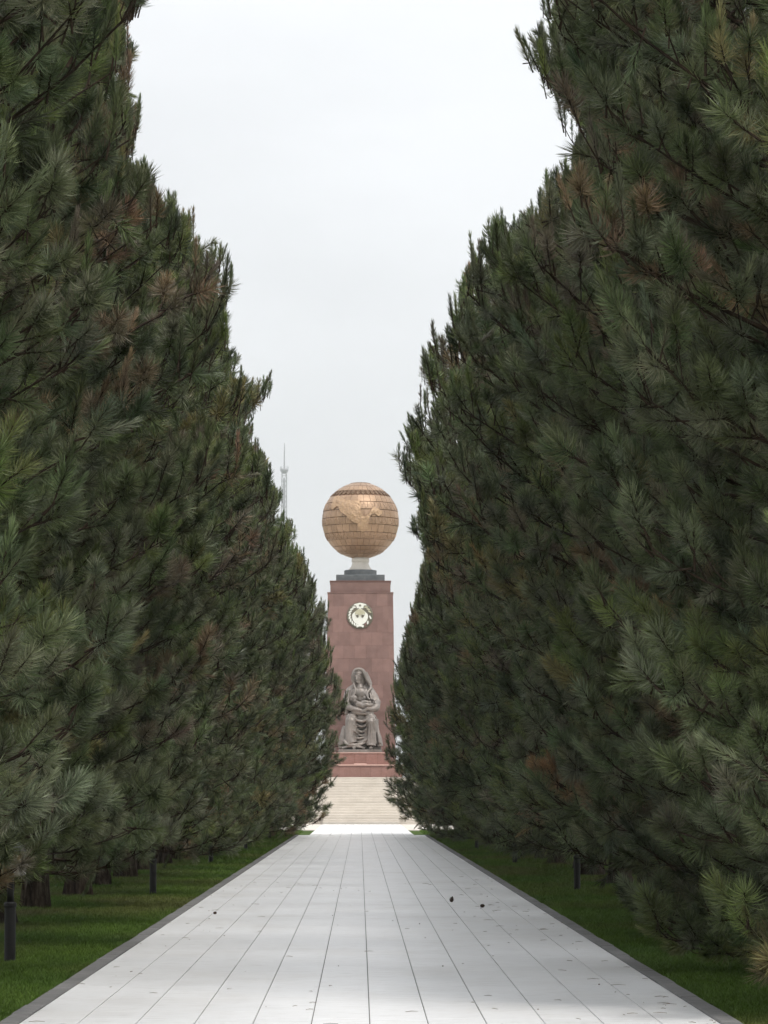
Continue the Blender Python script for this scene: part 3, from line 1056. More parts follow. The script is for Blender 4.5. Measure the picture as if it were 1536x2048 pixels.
# ------------------------------------------------------------------ pine trees
def needle_shoot(name, n_, stem, nl, wid, a0, a1, seed, bare=0.0):
    r_ = np.random.default_rng(seed)
    t = r_.uniform(bare, 1.0, n_) ** 0.85
    az = r_.uniform(0, 2 * math.pi, n_)
    ang = np.radians(a0 + (a1 - a0) * t + r_.normal(0, 9, n_))
    ln = nl * r_.uniform(0.75, 1.12, n_)
    base = np.stack([np.zeros(n_), np.zeros(n_), stem * t], 1)
    rad = np.stack([np.cos(az), np.sin(az), np.zeros(n_)], 1)
    zax = np.array([[0, 0, 1.0]])
    d1 = rad * np.sin(ang)[:, None] + zax * np.cos(ang)[:, None]
    ang2 = ang * 0.78
    d2 = rad * np.sin(ang2)[:, None] + zax * np.cos(ang2)[:, None]
    side = np.cross(d1, r_.normal(0, 1, (n_, 3)))
    side /= np.linalg.norm(side, axis=1)[:, None] + 1e-9
    mid = base + d1 * (ln * 0.55)[:, None]
    tip = mid + d2 * (ln * 0.45)[:, None]
    hw = wid / 2
    v = np.stack([base - side * hw * 0.7, base + side * hw * 0.7, mid - side * hw, mid + side * hw, tip], 1).reshape(-1, 3)
    mb_ = MB()
    f = []
    for i in range(n_):
        k = i * 5
        f.append((k, k + 1, k + 3, k + 2))
        f.append((k + 2, k + 3, k + 4))
    mb_.add(v, f)
    nf = len(f)
    mb_.tube([(0, 0, -0.10), (0, 0, stem * 0.5), (0, 0, stem)], [0.009, 0.008, 0.004], 4)
    me = mb_.mesh(name)
    me.materials.append(M['needle'])
    me.materials.append(M['twig'])
    mi = np.zeros(len(me.polygons), dtype=np.int32)
    mi[nf:] = 1
    me.polygons.foreach_set('material_index', mi)
    return bpy.data.objects.new(name, me)       # source mesh only, not linked to the scene


SH = {
    'near': [needle_shoot('shoot_near_%d' % i, 150, (0.17, 0.21, 0.13, 0.20, 0.09, 0.30)[i], (0.165, 0.155, 0.18, 0.16, 0.175, 0.12)[i], 0.0056,
                          (92, 80, 100, 86, 115, 42)[i], (24, 20, 30, 28, 26, 10)[i], 50 + i) for i in range(6)],
    'far': [needle_shoot('shoot_far_%d' % i, 72, (0.19, 0.23, 0.15, 0.22, 0.10, 0.34)[i], (0.165, 0.155, 0.175, 0.16, 0.165, 0.105)[i], 0.0085,
                         (85, 75, 95, 80, 108, 38)[i], (28, 22, 34, 30, 30, 9)[i], 90 + i) for i in range(6)],
}


def scatter_tree(srcs, name):
    """geometry nodes group: one of the source shoots on every point"""
    ng = bpy.data.node_groups.new(name, 'GeometryNodeTree')
    ng.interface.new_socket('Geometry', in_out='INPUT', socket_type='NodeSocketGeometry')
    ng.interface.new_socket('Geometry', in_out='OUTPUT', socket_type='NodeSocketGeometry')
    gi = ng.nodes.new('NodeGroupInput'); go = ng.nodes.new('NodeGroupOutput')
    jn = ng.nodes.new('GeometryNodeJoinGeometry')
    for s in srcs[::-1]:
        oi = ng.nodes.new('GeometryNodeObjectInfo')
        oi.inputs['Object'].default_value = s
        oi.inputs['As Instance'].default_value = False
        ti = ng.nodes.new('GeometryNodeGeometryToInstance')
        ng.links.new(oi.outputs['Geometry'], ti.inputs[0])
        ng.links.new(ti.outputs[0], jn.inputs[0])
    ip = ng.nodes.new('GeometryNodeInstanceOnPoints')
    ip.inputs['Pick Instance'].default_value = True
    def attr(nm, ty):
        a = ng.nodes.new('GeometryNodeInputNamedAttribute')
        a.data_type = ty
        a.inputs['Name'].default_value = nm
        return a.outputs['Attribute']
    er = ng.nodes.new('FunctionNodeEulerToRotation')
    ng.links.new(attr('rot', 'FLOAT_VECTOR'), er.inputs[0])
    ng.links.new(gi.outputs[0], ip.inputs['Points'])
    ng.links.new(jn.outputs[0], ip.inputs['Instance'])
    ng.links.new(attr('var', 'INT'), ip.inputs['Instance Index'])
    ng.links.new(er.outputs[0], ip.inputs['Rotation'])
    ng.links.new(attr('scl', 'FLOAT'), ip.inputs['Scale'])
    ng.links.new(ip.outputs[0], go.inputs[0])
    return ng


NGS = {k: scatter_tree(v, 'shoots_' + k) for k, v in SH.items()}


def scatter_obj(name, pos, dirs, scl, var, tint, ng, mats, parent=None):
    me = bpy.data.meshes.new(name)
    me.vertices.add(len(pos))
    me.vertices.foreach_set('co', np.asarray(pos, dtype=np.float32).ravel())
    dirs = dirs / (np.linalg.norm(dirs, axis=1)[:, None] + 1e-9)
    rot = np.stack([np.zeros(len(pos)), np.arccos(np.clip(dirs[:, 2], -1, 1)), np.arctan2(dirs[:, 1], dirs[:, 0])], 1)
    a = me.attributes.new('rot', 'FLOAT_VECTOR', 'POINT'); a.data.foreach_set('vector', rot.astype(np.float32).ravel())
    a = me.attributes.new('scl', 'FLOAT', 'POINT'); a.data.foreach_set('value', np.asarray(scl, dtype=np.float32))
    a = me.attributes.new('var', 'INT', 'POINT'); a.data.foreach_set('value', np.asarray(var, dtype=np.int32))
    a = me.attributes.new('tint', 'FLOAT_VECTOR', 'POINT'); a.data.foreach_set('vector', np.asarray(tint, dtype=np.float32).ravel())
    for m in mats:
        me.materials.append(m)
    o = bpy.data.objects.new(name, me)
    COL.objects.link(o)
    if parent: o.parent = parent
    md = o.modifiers.new('scatter', 'NODES')
    md.node_group = ng
    return o


# inner outline of the two rows against the sky, photo pixels (row -> column)
SIL_L = [(-400, 330), (-40, 350), (0, 350), (15, 313), (30, 285), (50, 262), (69, 240), (87, 255), (120, 281), (146, 256), (168, 250), (182, 232), (200, 262), (215, 299),
         (240, 282), (262, 277), (313, 255), (330, 262), (343, 292), (357, 310), (385, 300), (405, 348), (419, 352), (430, 386), (470, 376), (488, 402), (496, 452), (510, 440), (530, 462),
         (550, 468), (575, 455), (598, 468), (634, 464), (660, 432), (672, 458), (690, 440), (710, 466), (728, 488), (748, 480), (756, 520), (766, 552), (785, 545), (800, 522), (824, 492),
         (842, 470), (854, 506), (883, 494), (892, 508), (905, 520), (921, 537), (935, 532), (950, 541), (968, 534), (980, 562), (1001, 566), (1015, 545), (1030, 566), (1043, 582),
         (1057, 590), (1071, 592), (1085, 584), (1095, 602), (1115, 604), (1120, 626), (1150, 616), (1170, 638), (1195, 632), (1214, 666), (1232, 668), (1245, 656), (1270, 652), (1294, 663),
         (1305, 668), (1325, 663), (1342, 673), (1358, 682), (1372, 682), (1387, 696), (1411, 703), (1431, 699), (1455, 693), (1478, 679), (1493, 684), (1507, 693), (1524, 680), (1540, 678),
         (1556, 675), (1569, 667), (1584, 671), (1597, 669), (1615, 666), (1626, 653), (1639, 644), (1653, 618), (1700, 560), (2100, 100)]
SIL_R = [(-400, 1120), (-40, 1060), (0, 1046), (17, 1042), (45, 1054), (66, 1074), (78, 1050), (88, 1017), (120, 1016), (137, 1021), (161, 1045), (186, 1095), (215, 1116), (236, 1124), (253, 1160),
         (280, 1158), (306, 1148), (331, 1165), (340, 1140), (348, 1099), (373, 1083), (402, 1080), (414, 1061), (430, 1062), (436, 988), (452, 990), (460, 964), (475, 962), (486, 938), (510, 945),
         (526, 948), (540, 940), (558, 917), (580, 922), (592, 905), (615, 908), (634, 902), (645, 885), (655, 868), (690, 860), (705, 846), (730, 836), (750, 836), (781, 848), (800, 836),
         (812, 818), (839, 805), (863, 813), (880, 806), (906, 799), (930, 800), (954, 801), (987, 810), (1011, 832), (1030, 846), (1040, 812), (1064, 813), (1078, 835), (1098, 860), (1122, 852),
         (1140, 842), (1155, 834), (1175, 838), (1193, 836), (1215, 815), (1240, 816), (1275, 812), (1300, 804), (1318, 797), (1340, 787), (1360, 792), (1380, 776), (1400, 781), (1420, 772),
         (1440, 768), (1480, 771), (1504, 770), (1518, 762), (1531, 760), (1546, 770), (1571, 776), (1591, 779), (1615, 783), (1635, 796), (1655, 814), (1700, 880), (1760, 1060), (2100, 1450)]
SL = np.array(SIL_L, dtype=float); SR = np.array(SIL_R, dtype=float)


def tint_of(kind, r_, n_):
    base = {'green': (0.113, 0.140, 0.062), 'grey': (0.146, 0.162, 0.096), 'fresh': (0.146, 0.180, 0.060), 'dark': (0.056, 0.074, 0.034), 'brown': (0.20, 0.145, 0.085),
            'rust': (0.25, 0.158, 0.080), 'dull': (0.155, 0.135, 0.092), 'yellow': (0.20, 0.178, 0.076)}[kind]
    return np.array(base)[None, :] * r_.uniform(0.66, 1.36, (n_, 1)) * (1 + r_.normal(0, 0.05, (n_, 3)))


def make_pine(seed, X0, d, H, zlow, rmax, lod, label, group, dead=0.0, mask=True, step=0.43, reach=0.25):
    r_ = np.random.default_rng(seed)
    sgn = 1.0 if X0 > 0 else -1.0
    root = empty('pine_tree', (X0, d, -0.06), label, 'tree', group)
    # trunk
    nz = 16
    tzs = np.linspace(-0.15, H * 0.97, nz)
    wob = np.cumsum(r_.normal(0, 0.035, (nz, 2)), axis=0); wob -= wob[0]
    tp = np.stack([wob[:, 0], wob[:, 1], tzs], 1)
    rb = r_.uniform(0.15, 0.20)
    tr_ = rb * (1 - 0.86 * (tzs / H).clip(0, 1)) + 0.12 * np.exp(-((tzs + 0.15) / 0.35))
    # flare and ridges of the butt: fine rings near the ground
    zf = np.concatenate([np.linspace(-0.15, 2.4, 14), tzs[tzs > 2.6]])
    tpf = np.stack([np.interp(zf, tzs, tp[:, 0]), np.interp(zf, tzs, tp[:, 1]), zf], 1)
    trf = rb * (1 - 0.86 * (zf / H).clip(0, 1)) + 0.10 * np.exp(-((zf + 0.15) / 0.33))
    ns = 18 if lod == 'near' else 10
    tm = MB().tube(tpf, trf, ns)
    vv = tm.v[0]
    ctr = np.repeat(tpf, ns, axis=0)
    a_ = np.tile(np.arange(ns) * (2 * math.pi / ns), len(zf))
    amp = 0.10 + 0.25 * np.exp(-(np.repeat(zf, ns) + 0.15) / 0.4)
    ph = r_.uniform(0, 6.28, 3)
    k_ = 1 + amp * (0.5 * np.sin(3 * a_ + ph[0]) + 0.35 * np.sin(5 * a_ + ph[1] + np.repeat(zf, ns) * 0.7) + 0.3 * np.sin(8 * a_ + ph[2]))
    tm.v[0] = ctr + (vv - ctr) * k_[:, None]
    tm.build('trunk', M['bark'], root, True)
    bw = MB()
    P_, D_, T_, C_, W_ = [], [], [], [], []
    z_ = zlow
    az = r_.uniform(0, 6.28)
    prof_u = np.array([0, 0.03, 0.08, 0.2, 0.5, 0.62, 0.75, 0.86, 0.94, 1.0])
    prof_r = np.array([0.70, 0.82, 0.95, 1.0, 1.0, 0.93, 0.76, 0.54, 0.30, 0.05])
    zone = r_.uniform(0, 100, 2)
    sil = SL if sgn < 0 else SR
    while z_ < H - 0.25:
        u = z_ / H
        nb = 5 if u < 0.85 else 4
        for _ in range(nb):
            az += 2.39996 + r_.normal(0, 0.18)
            zt = z_ + r_.uniform(-0.2, 0.2)
            if z_ < zlow + 0.9: zt += r_.uniform(-0.45, 0.15)
            zt = max(zt, 0.3)
            ca, sa = math.cos(az), math.sin(az)
            rr = rmax * np.interp(zt / H, prof_u, prof_r) * (1 + 0.13 * mnoise.noise(Vector((zone[0] + ca * 1.3, zone[1] + sa * 1.3, zt * 0.7)))) * r_.uniform(0.86, 1.10)
            rr *= 0.84 + 0.16 * abs(ca)
            if -sgn * ca > 0.2:
                # reach out over the path higher up, stay clear of it lower down
                rr *= 1 + reach * np.interp(zt, [4.0, 7.0], [0.0, 1.0])
                xlo = np.interp(d, [0, 85, 112, 122, 134], [2.0, 1.85, 1.5, 0.5, 0.25])
                xin = np.interp(zt, [0.8, 2.0, 3.5, 7.0], [max(xlo, np.interp(d, [60, 134], [2.7, 1.6])), max(xlo, np.interp(d, [60, 134], [2.2, 0.9])), xlo, min(xlo, 0.6)])
                rr = min(rr, (abs(X0) - xin) / abs(ca))
            rr = max(rr, 0.25)
            if mask:
                marg = (0.16 - 0.22 * r_.uniform() ** 2.0) * F / d
                # keep the branch inside the outline of the row
                for _k in range(16):
                    xx, yy = X0 + ca * rr, d + sa * rr
                    pxx, pyy = pixel(xx, yy, zt)
                    lim = np.interp(pyy, sil[:, 0], sil[:, 1])
                    if (sgn < 0 and pxx > lim - marg) or (sgn > 0 and pxx < lim + marg):
                        rr *= 0.9
                    else:
                        break
            if rr < 0.2:
                continue
            rise = rr * (0.02 + 0.95 * max(0, u - 0.05) ** 1.1)
            if u < 0.12: rise = rr * r_.uniform(-0.06, 0.08)
            s = np.linspace(0, 1, 7)
            bx_ = rr * s
            bz_ = zt - rise + rise * (0.75 * s + 0.25 * s * s) - 0.10 * rr * np.sin(math.pi * s) * (1 - u) + 0.10 * s ** 4
            x0_, y0_ = np.interp(zt - rise, tzs, tp[:, 0]), np.interp(zt - rise, tzs, tp[:, 1])
            crook = 0.05 * rr * np.sin(s * 5 + r_.uniform(0, 6)) * s
            pts = np.stack([x0_ + ca * bx_ - sa * crook, y0_ + sa * bx_ + ca * crook, bz_], 1)
            if pts[:, 2].min() < 0.12:
                pts[:, 2] = np.maximum(pts[:, 2], 0.12 + 0.1 * s)
            br = 0.008 + 0.007 * rr
            m_in = 7
            if mask:
                pxx, pyy = pixel(X0 + pts[:, 0], d + pts[:, 1], pts[:, 2])
                lim = np.interp(pyy, sil[:, 0], sil[:, 1])
                edge = ((lim - pxx) if sgn < 0 else (pxx - lim)) * d / F
                while m_in > 2 and edge[m_in - 1] < 0.05:
                    m_in -= 1
            bw.tube(pts[:m_in], (br * (1 - 0.78 * s))[:m_in], 5 if lod == 'near' else 4, cap=False)
            # colour of this bough
            q = r_.uniform()
            if q < dead: bk = ('rust', 'brown')
            elif q < 0.06 + dead: bk = ('brown', 'dull')
            elif q < 0.14: bk = ('dull', 'green')
            elif q < 0.32: bk = ('fresh', 'green')
            elif q < 0.40: bk = ('yellow', 'green')
            elif q < 0.66: bk = ('grey', 'green')
            elif q < 0.80: bk = ('dark', 'green')
            else: bk = ('green', 'grey')
            tan = np.gradient(pts, axis=0)
            tan /= np.linalg.norm(tan, axis=1)[:, None] + 1e-9
            # leader shoot
            tipd = tan[-1] + np.array([0, 0, 0.35 + 0.6 * u])
            P_.append(pts[-1]); D_.append(tipd); T_.append(bk); C_.append(u > 0.3)
            if u > 0.3:
                # upright candles round the tip
                for _c in range(2):
                    q0 = pts[-1] * 0.8 + pts[-2] * 0.2 + r_.normal(0, 0.06, 3)
                    q1 = q0 + np.array([r_.normal(0, 0.05) + 0.06 * ca, r_.normal(0, 0.05) + 0.06 * sa, r_.uniform(0.10, 0.30)])
                    W_.append((len(P_), np.stack([pts[-2] * 0.2 + pts[-1] * 0.8, q0, q1])))
                    P_.append(q1); D_.append(np.array([0.18 * ca, 0.18 * sa, 1.0]) + r_.normal(0, 0.12, 3)); T_.append(bk); C_.append(True)
            # needles sitting on the bough itself
            nown = int(1 + rr * (2.0 if lod == 'near' else 1.6))
            for k in range(nown):
                t = 0.34 + 0.64 * (k + r_.uniform(0, 1)) / nown
                i = min(int(t * 6), 5); fr = t * 6 - i
                p0 = pts[i] * (1 - fr) + pts[i + 1] * fr
                dv = tan[i] * 0.9 + r_.normal(0, 0.55, 3)
                P_.append(p0 + np.array([0, 0, -0.02])); D_.append(dv); T_.append(bk if r_.uniform() < 0.7 else ('green', 'dark')); C_.append(False)
            nsub = int(3 + rr * (2.7 if lod == 'near' else 2.2))
            for k in range(nsub):
                t = 0.30 + 0.70 * (k + r_.uniform(0, 1)) / nsub
                i = min(int(t * 6), 5); fr = t * 6 - i
                p0 = pts[i] * (1 - fr) + pts[i + 1] * fr
                td = tan[i]
                lat = np.array([-td[1], td[0], 0.0]) * (1 if k % 2 else -1)
                dv = td * r_.uniform(0.5, 1.0) + lat * r_.uniform(0.35, 1.0) + np.array([0, 0, r_.uniform(-0.1, 0.85) + 0.4 * u])
                dv /= np.linalg.norm(dv)
                ln = r_.uniform(0.18, 0.42) * (0.6 + 0.35 * rr / 2.5) * (1.15 - 0.4 * t) * 1.5
                p1 = p0 + dv * ln * 0.6 + np.array([0, 0, -0.02])
                d2 = dv + np.array([0, 0, r_.uniform(0.1, 0.55)]); d2 /= np.linalg.norm(d2)
                p2 = p1 + d2 * ln * 0.5
                if p2[2] < 0.1: p2[2] = 0.1 + r_.uniform(0, 0.1)
                W_.append((len(P_), np.stack([p0, p1, p2])))
                kk = bk if r_.uniform() < 0.75 else ('green', 'grey')
                P_.append(p2); D_.append(d2); T_.append(kk); C_.append(False)
                # side shoots of the same clump
                for _c in range(2 if r_.uniform() < 0.75 else 1):
                    d3 = d2 + r_.normal(0, 0.42, 3)
                    P_.append(p2 - d2 * r_.uniform(0.04, 0.14)); D_.append(d3); T_.append(kk); C_.append(False)
                if r_.uniform() < 0.3:
                    P_.append(p1); D_.append(dv + r_.normal(0, 0.45, 3)); T_.append(kk); C_.append(False)
        z_ += step * r_.uniform(0.85, 1.15)
    # leader of the tree
    for k in range(7):
        P_.append(np.array([tp[-1, 0], tp[-1, 1], H * 0.97 - 0.12 * k])); D_.append(np.array([0, 0, 1.0]) + r_.normal(0, 0.25, 3)); T_.append(('green', 'fresh')); C_.append(True)
    P_ = np.array(P_); D_ = np.array(D_)
    D_ /= np.linalg.norm(D_, axis=1)[:, None] + 1e-9
    keep = np.ones(len(P_), dtype=bool)
    if mask:
        tip = P_ + D_ * 0.22
        pxx, pyy = pixel(X0 + tip[:, 0], d + tip[:, 1], tip[:, 2])
        lim = np.interp(pyy, sil[:, 0], sil[:, 1])
        slack = 2.0 + r_.uniform(0.0, 0.07, len(P_)) * F / d
        edge_px = (lim - pxx) if sgn < 0 else (pxx - lim)
        keep = edge_px > -slack
        # sparse clumps along the rim let the sky through
        em = edge_px * d / F
        for i_ in np.nonzero(keep & (em < 0.7))[0]:
            q_ = P_[i_]
            if mnoise.noise(Vector((q_[0] * 1.9 + seed, q_[1] * 1.9, q_[2] * 1.9))) > 0.12 + 0.55 * max(0.0, em[i_]):
                keep[i_] = False
    tint = np.zeros((len(P_), 3))
    flip = r_.uniform(size=len(P_)) < 0.3
    for nm in ('green', 'grey', 'fresh', 'dark', 'brown', 'rust', 'dull', 'yellow'):
        idx = np.array([i for i in range(len(P_)) if T_[i][1 if flip[i] else 0] == nm], dtype=int)
        if len(idx): tint[idx] = tint_of(nm, r_, len(idx))
    var = r_.integers(0, 6, len(P_))
    hi = P_[:, 2] > H * 0.66
    C_ = np.array(C_)
    var[C_] = 5
    if mask:
        # shoots that stand against the sky are upright candles
        rim = (edge_px < 0.30 * F / d) & (P_[:, 2] > 3.0) & (r_.uniform(size=len(P_)) < 0.7)
        C_ = C_ | rim
        var[rim] = 5
        D_[rim] = D_[rim] * 0.45 + np.array([0, 0, 0.8])
    var[C_ & (r_.uniform(size=len(P_)) < 0.25)] = 1
    var[hi & (r_.uniform(size=len(P_)) < 0.5)] = 5
    D_[hi] += np.array([0, 0, 0.6])
    scl = r_.uniform(0.72, 1.15, len(P_)) if lod == 'near' else r_.uniform(0.85, 1.3, len(P_))
    for i_, q_ in W_:
        if keep[i_]:
            bw.tube(q_, [0.008, 0.006, 0.005], 3, cap=False)
    bw.build('branchwork', M['twig'], root)
    cr_ = scatter_obj('crown', P_[keep], D_[keep], scl[keep], var[keep], tint[keep], NGS[lod], [M['needle'], M['twig']], root)
    cr_['kind'] = 'stuff'
    return int(keep.sum())


ORD = ['first', 'second', 'third', 'fourth', 'fifth', 'sixth', 'seventh', 'eighth', 'ninth', 'tenth', 'eleventh', 'twelfth', 'thirteenth', 'fourteenth',
       'fifteenth', 'sixteenth', 'seventeenth', 'eighteenth', 'nineteenth', 'twentieth']
tot = 0
depths = [24.6 + 6.05 * i for i in range(19)]
for sgn, word in ((-1, 'left'), (1, 'right')):
    for i, d in enumerate(depths):
        rr_ = random.Random(100 * (2 + sgn) + i)
        dd = d + rr_.uniform(-0.4, 0.4) + (0.9 if sgn > 0 else -0.1)
        last = (len(depths) - 1 - i)
        X0 = sgn * (4.62 + rr_.uniform(-0.12, 0.12))
        if sgn < 0:
            rmax = np.interp(dd, [0, 60, 100, 122, 134], [2.55, 2.5, 2.7, 3.4, 4.1])
            zlow = rr_.uniform(1.2, 1.45) if dd < 42 else rr_.uniform(0.95, 1.4) if dd < 66 else rr_.uniform(0.7, 1.05)
        else:
            rmax = np.interp(dd, [0, 40, 60, 75, 100, 118, 134], [2.75, 2.8, 3.1, 3.35, 3.2, 3.4, 4.0])
            zlow = rr_.uniform(1.0, 1.25) if dd > 42 else rr_.uniform(0.5, 0.7)
        H = np.interp(dd, [0, 60, 100, 134], [14.8, 15.2, 14.5, 12.0]) + rr_.uniform(-0.6, 0.6)
        rmax *= rr_.uniform(0.9, 1.08)
        lod = 'near' if dd < 46 else 'far'
        dead = 0.012
        lab = 'dark green pine, %s from the camera in the row %s of the path' % (ORD[i], word)
        if last == 0: lab = 'dark green pine, farthest from the camera in the row %s of the path' % word
        if i == 0: lab = 'dark green pine, nearest to the camera in the row %s of the path' % word
        tot += make_pine(1000 + 50 * (sgn + 1) + i, X0, dd, H, zlow, float(rmax), lod, lab, 'pines in the row %s of the path' % word, dead, True, 0.40 if lod == 'near' else 0.46, rr_.uniform(0.12, 0.5))
print('shoots', tot)

# ------------------------------------------------------------------ garden lamps
def make_lamp():
    o = empty('garden_lamp', (0, 0, -0.06))
    MB().lathe([(0.085, -0.05), (0.085, 0.02), (0.055, 0.04), (0.055, 0.56), (0.062, 0.575), (0.062, 0.60), (0.05, 0.615)], 16).build('base_sleeve', M['iron'], o, False)
    MB().lathe([(0.034, 0.60), (0.034, 0.86)], 14).build('post', M['iron'], o, True)
    MB().lathe([(0.04, 0.855), (0.13, 0.87), (0.15, 0.88), (0.15, 0.955), (0.135, 0.96)], 24).build('lamp_tray', M['alu'], o, False)
    MB().lathe([(0.165, 0.962), (0.17, 0.975), (0.165, 0.99), (0.15, 0.992)], 24).build('tray_rim', M['alu'], o, True)
    b = MB(); b.ball((0, 0, 1.06), (0.055, 0.055, 0.075), 14, 10)
    b.build('bulb', M['bulb'], o, True)
    MB().lathe([(0.155, 0.99), (0.16, 1.04), (0.15, 1.12), (0.11, 1.18), (0.05, 1.205)], 24).build('glass_dome', M['glass'], o, True)
    return o
lamp0 = make_lamp()
spots = [(-3.47, 33.3, 'black garden lamp with pale tray, nearest on the lawn left of the path'),
         (-3.42, 55.4, 'black garden lamp post, second nearest on the lawn left of the path'),
         (-3.6, 81.0, 'black garden lamp post, third from the camera left of the path'),
         (-3.48, 102.0, 'black garden lamp post, fourth from the camera left of the path'),
         (-3.38, 125.0, 'black garden lamp post, farthest from the camera left of the path'),
         (3.63, 58.2, 'black garden lamp post, nearest under the pines right of the path'),
         (3.55, 79.8, 'black garden lamp post, second under the pines right of the path'),
         (3.42, 102.0, 'black garden lamp post, third under the pines right of the path'),
         (3.4, 120.0, 'black garden lamp post, farthest under the pines right of the path')]
for i, (x_, y_, lab) in enumerate(spots):
    o = lamp0 if i == 0 else copy_tree(lamp0)
    o.location = (x_, y_, -0.06)
    tag(o, lab, 'lamp', 'garden lamps along the path')

# ------------------------------------------------------------------ pine cones on the path
def cone_mesh(n_=60, Lc=0.11, rc=0.045, seed=1):
    r_ = random.Random(seed)
    m = MB().lathe([(0.006, 0), (rc * 0.6, Lc * 0.1), (rc * 0.75, Lc * 0.35), (rc * 0.5, Lc * 0.7), (0.004, Lc)], 10)
    for i in range(n_):
        t = (i + 0.5) / n_
        a = i * 2.39996
        rr = rc * (math.sin(math.pi * min(1, t * 0.9 + 0.12)) ** 0.7)
        zc = Lc * t
        w_ = 0.012 * (1.1 - 0.5 * t)
        ca, sa = math.cos(a), math.sin(a)
        rin, rout = rr * 0.55, rr * r_.uniform(0.95, 1.12)
        v = [(rin * ca - w_ * sa, rin * sa + w_ * ca, zc), (rin * ca + w_ * sa, rin * sa - w_ * ca, zc),
             (rout * ca + w_ * 0.8 * sa, rout * sa - w_ * 0.8 * ca, zc + 0.010), (rout * ca - w_ * 0.8 * sa, rout * sa + w_ * 0.8 * ca, zc + 0.010),
             (rout * ca * 0.97, rout * sa * 0.97, zc + 0.001)]
        m.add(v, [(0, 1, 2, 3), (0, 4, 1), (1, 4, 2), (2, 4, 3), (3, 4, 0)])
    return m.mesh('pine_cone')
cone_me = cone_mesh()
cone_me.materials.append(M['cone'])
for (x_, y_, rot, sc_, lab) in ((902, 1802, (0.25, 0.2, 0.3), 0.75, 'dark open pine cone standing upright right of centre on the pale path'),
                                (961, 1813, (1.45, 0.1, 0.9), 0.62, 'dark pine cone lying on its side by the right of the path'),
                                (427, 1826, (1.5, 0.0, 2.2), 0.45, 'small dark pine cone lying alone on the left of the path')):
    dd = (CAMZ * F) / (y_ - HOR)
    p = px(x_, y_, dd)
    o = obj('pine_cone', cone_me)
    o.location = (p.x, p.y, 0.0 if rot[0] < 1 else 0.035 * sc_)
    o.rotation_euler = rot
    o.scale = (sc_,) * 3
    tag(o, lab, 'pine cone', 'pine cones fallen on the path')

# ------------------------------------------------------------------ fallen needles and twigs on the slabs
lt = MB()
lr = np.random.default_rng(5)
for i in range(150):
    yy = 22.5 + 45 * lr.uniform() ** 1.6
    xx = lr.uniform(-PATH, PATH)
    if lr.uniform() < 0.45:
        xx = PATH - abs(lr.normal(0, 0.5)) if lr.uniform() < 0.6 else -PATH + abs(lr.normal(0, 0.5))
    if lr.uniform() < 0.25:
        xx, yy = PATH - abs(lr.normal(0.5, 0.45)), lr.normal(45, 4)
    a = lr.uniform(0, math.pi)
    ln = lr.uniform(0.03, 0.13)
    c1 = lr.normal(0, 0.25)
    p = [(xx, yy, 0.004), (xx + ln / 2 * math.cos(a), yy + ln / 2 * math.sin(a), 0.007), (xx + ln * math.cos(a + c1), yy + ln * math.sin(a + c1), 0.004)]
    lt.tube(p, [0.0016, 0.002, 0.001], 4)
for i in range(22):
    yy = 23 + 40 * lr.uniform() ** 1.5; xx = lr.uniform(-PATH, PATH); s_ = lr.uniform(0.004, 0.009)
    lt.ball((xx, yy, s_ * 0.5), (s_, s_ * 1.2, s_ * 0.6), 6, 4)
tag(lt.build('fallen_needle_litter', M['litter']), 'dry brown needles and bits scattered over the path', 'litter', kind='stuff')

# ------------------------------------------------------------------ grass
def grass_tuft(name, seed, n_=14, h=0.05, w_=0.0045, spread=0.05):
    r_ = np.random.default_rng(seed)
    m = MB()
    for i in range(n_):
        x0, y0 = r_.normal(0, spread * 0.5, 2)
        a = r_.uniform(0, 6.28); lean = r_.uniform(0.1, 0.8)
        hh = h * r_.uniform(0.6, 1.25)
        dx, dy = math.cos(a) * lean * hh, math.sin(a) * lean * hh
        sx, sy = -math.sin(a) * w_ / 2, math.cos(a) * w_ / 2
        v = [(x0 - sx, y0 - sy, -0.01), (x0 + sx, y0 + sy, -0.01), (x0 + dx * 0.4 + sx, y0 + dy * 0.4 + sy, hh * 0.6), (x0 + dx * 0.4 - sx, y0 + dy * 0.4 - sy, hh * 0.6), (x0 + dx, y0 + dy, hh)]
        m.add(v, [(0, 1, 2, 3), (3, 2, 4)])
    me = m.mesh(name)
    me.materials.append(M['grass'])
    return bpy.data.objects.new(name, me)
NGG = scatter_tree([grass_tuft('tuft_%d' % i, 300 + i) for i in range(4)], 'grass_scatter')
gr = np.random.default_rng(77)
pos = []
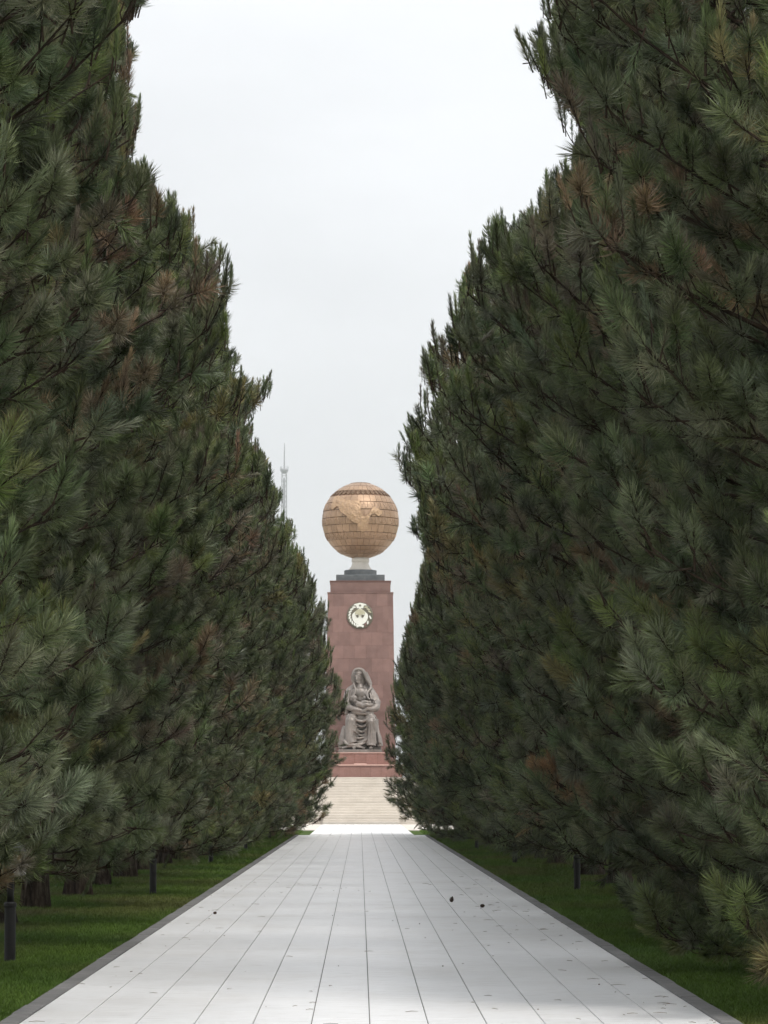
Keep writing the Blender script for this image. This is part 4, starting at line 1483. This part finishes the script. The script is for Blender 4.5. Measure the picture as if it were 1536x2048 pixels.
for sgn in (-1, 1):
    n_ = 46000
    u = gr.uniform(size=n_)
    yy = 22.0 * (80.0 / 22.0) ** u           # denser towards the camera
    xx = sgn * (PATH + 0.16 + gr.uniform(size=n_) * np.minimum(4.0, 1.0 + yy * 0.055))
    pos.append(np.stack([xx, yy, np.full(n_, -0.06)], 1))
    n_ = 16000
    yy = 60 + 92 * gr.uniform(size=n_)
    xx = sgn * (PATH + 0.16 + gr.uniform(size=n_) * 5.5)
    pos.append(np.stack([xx, yy, np.full(n_, -0.06)], 1))
pos = np.concatenate(pos)
nn = len(pos)
dirs = np.stack([gr.normal(0, 0.15, nn), gr.normal(0, 0.15, nn), np.ones(nn)], 1)
tn = np.array([mnoise.noise(Vector((p[0] * 0.7, p[1] * 0.35, 0))) for p in pos])
tn2 = np.array([mnoise.noise(Vector((p[0] * 0.5, p[1] * 0.2, 9))) for p in pos])
ga, gb_, gy = np.array((0.064, 0.122, 0.016)), np.array((0.102, 0.172, 0.024)), np.array((0.130, 0.128, 0.042))
k = np.clip(0.5 + tn, 0, 1)[:, None]
tint = ga * (1 - k) + gb_ * k
ky = np.clip(tn2 * 1.6 - 0.1, 0, 0.7)[:, None]
kb = (np.clip((np.abs(pos[:, 0]) - 3.3) / 1.2, 0, 1) * np.clip(0.45 + 1.3 * tn, 0, 1))[:, None] * 0.75
tint = tint * (1 - kb) + np.array((0.105, 0.085, 0.045)) * kb
tint = (tint * (1 - ky) + gy * ky) * gr.uniform(0.75, 1.25, (nn, 1))
scl = gr.uniform(0.8, 1.4, nn) * np.interp(pos[:, 1], [22, 80, 150], [0.9, 1.3, 1.6])
go_ = scatter_obj('grass', pos, dirs, scl, gr.integers(0, 4, nn), tint, NGG, [M['grass']])
tag(go_, 'short green lawn grass on both sides of the path', 'grass', kind='stuff')

# ------------------------------------------------------------------ air
hm = bpy.data.materials.new('pale_haze')
hm.use_nodes = True
ht_ = hm.node_tree
for n_ in list(ht_.nodes):
    ht_.nodes.remove(n_)
ho = ht_.nodes.new('ShaderNodeOutputMaterial')
pv = ht_.nodes.new('ShaderNodeVolumePrincipled')
pv.inputs['Color'].default_value = (0.94, 0.96, 1.0, 1)
pv.inputs['Density'].default_value = 0.0001
pv.inputs['Anisotropy'].default_value = 0.2
ht_.links.new(pv.outputs[0], ho.inputs['Volume'])
tag(MB().box(-2600, 2600, -320, 4400, -1.2, 385).build('haze', hm), kind='stuff')
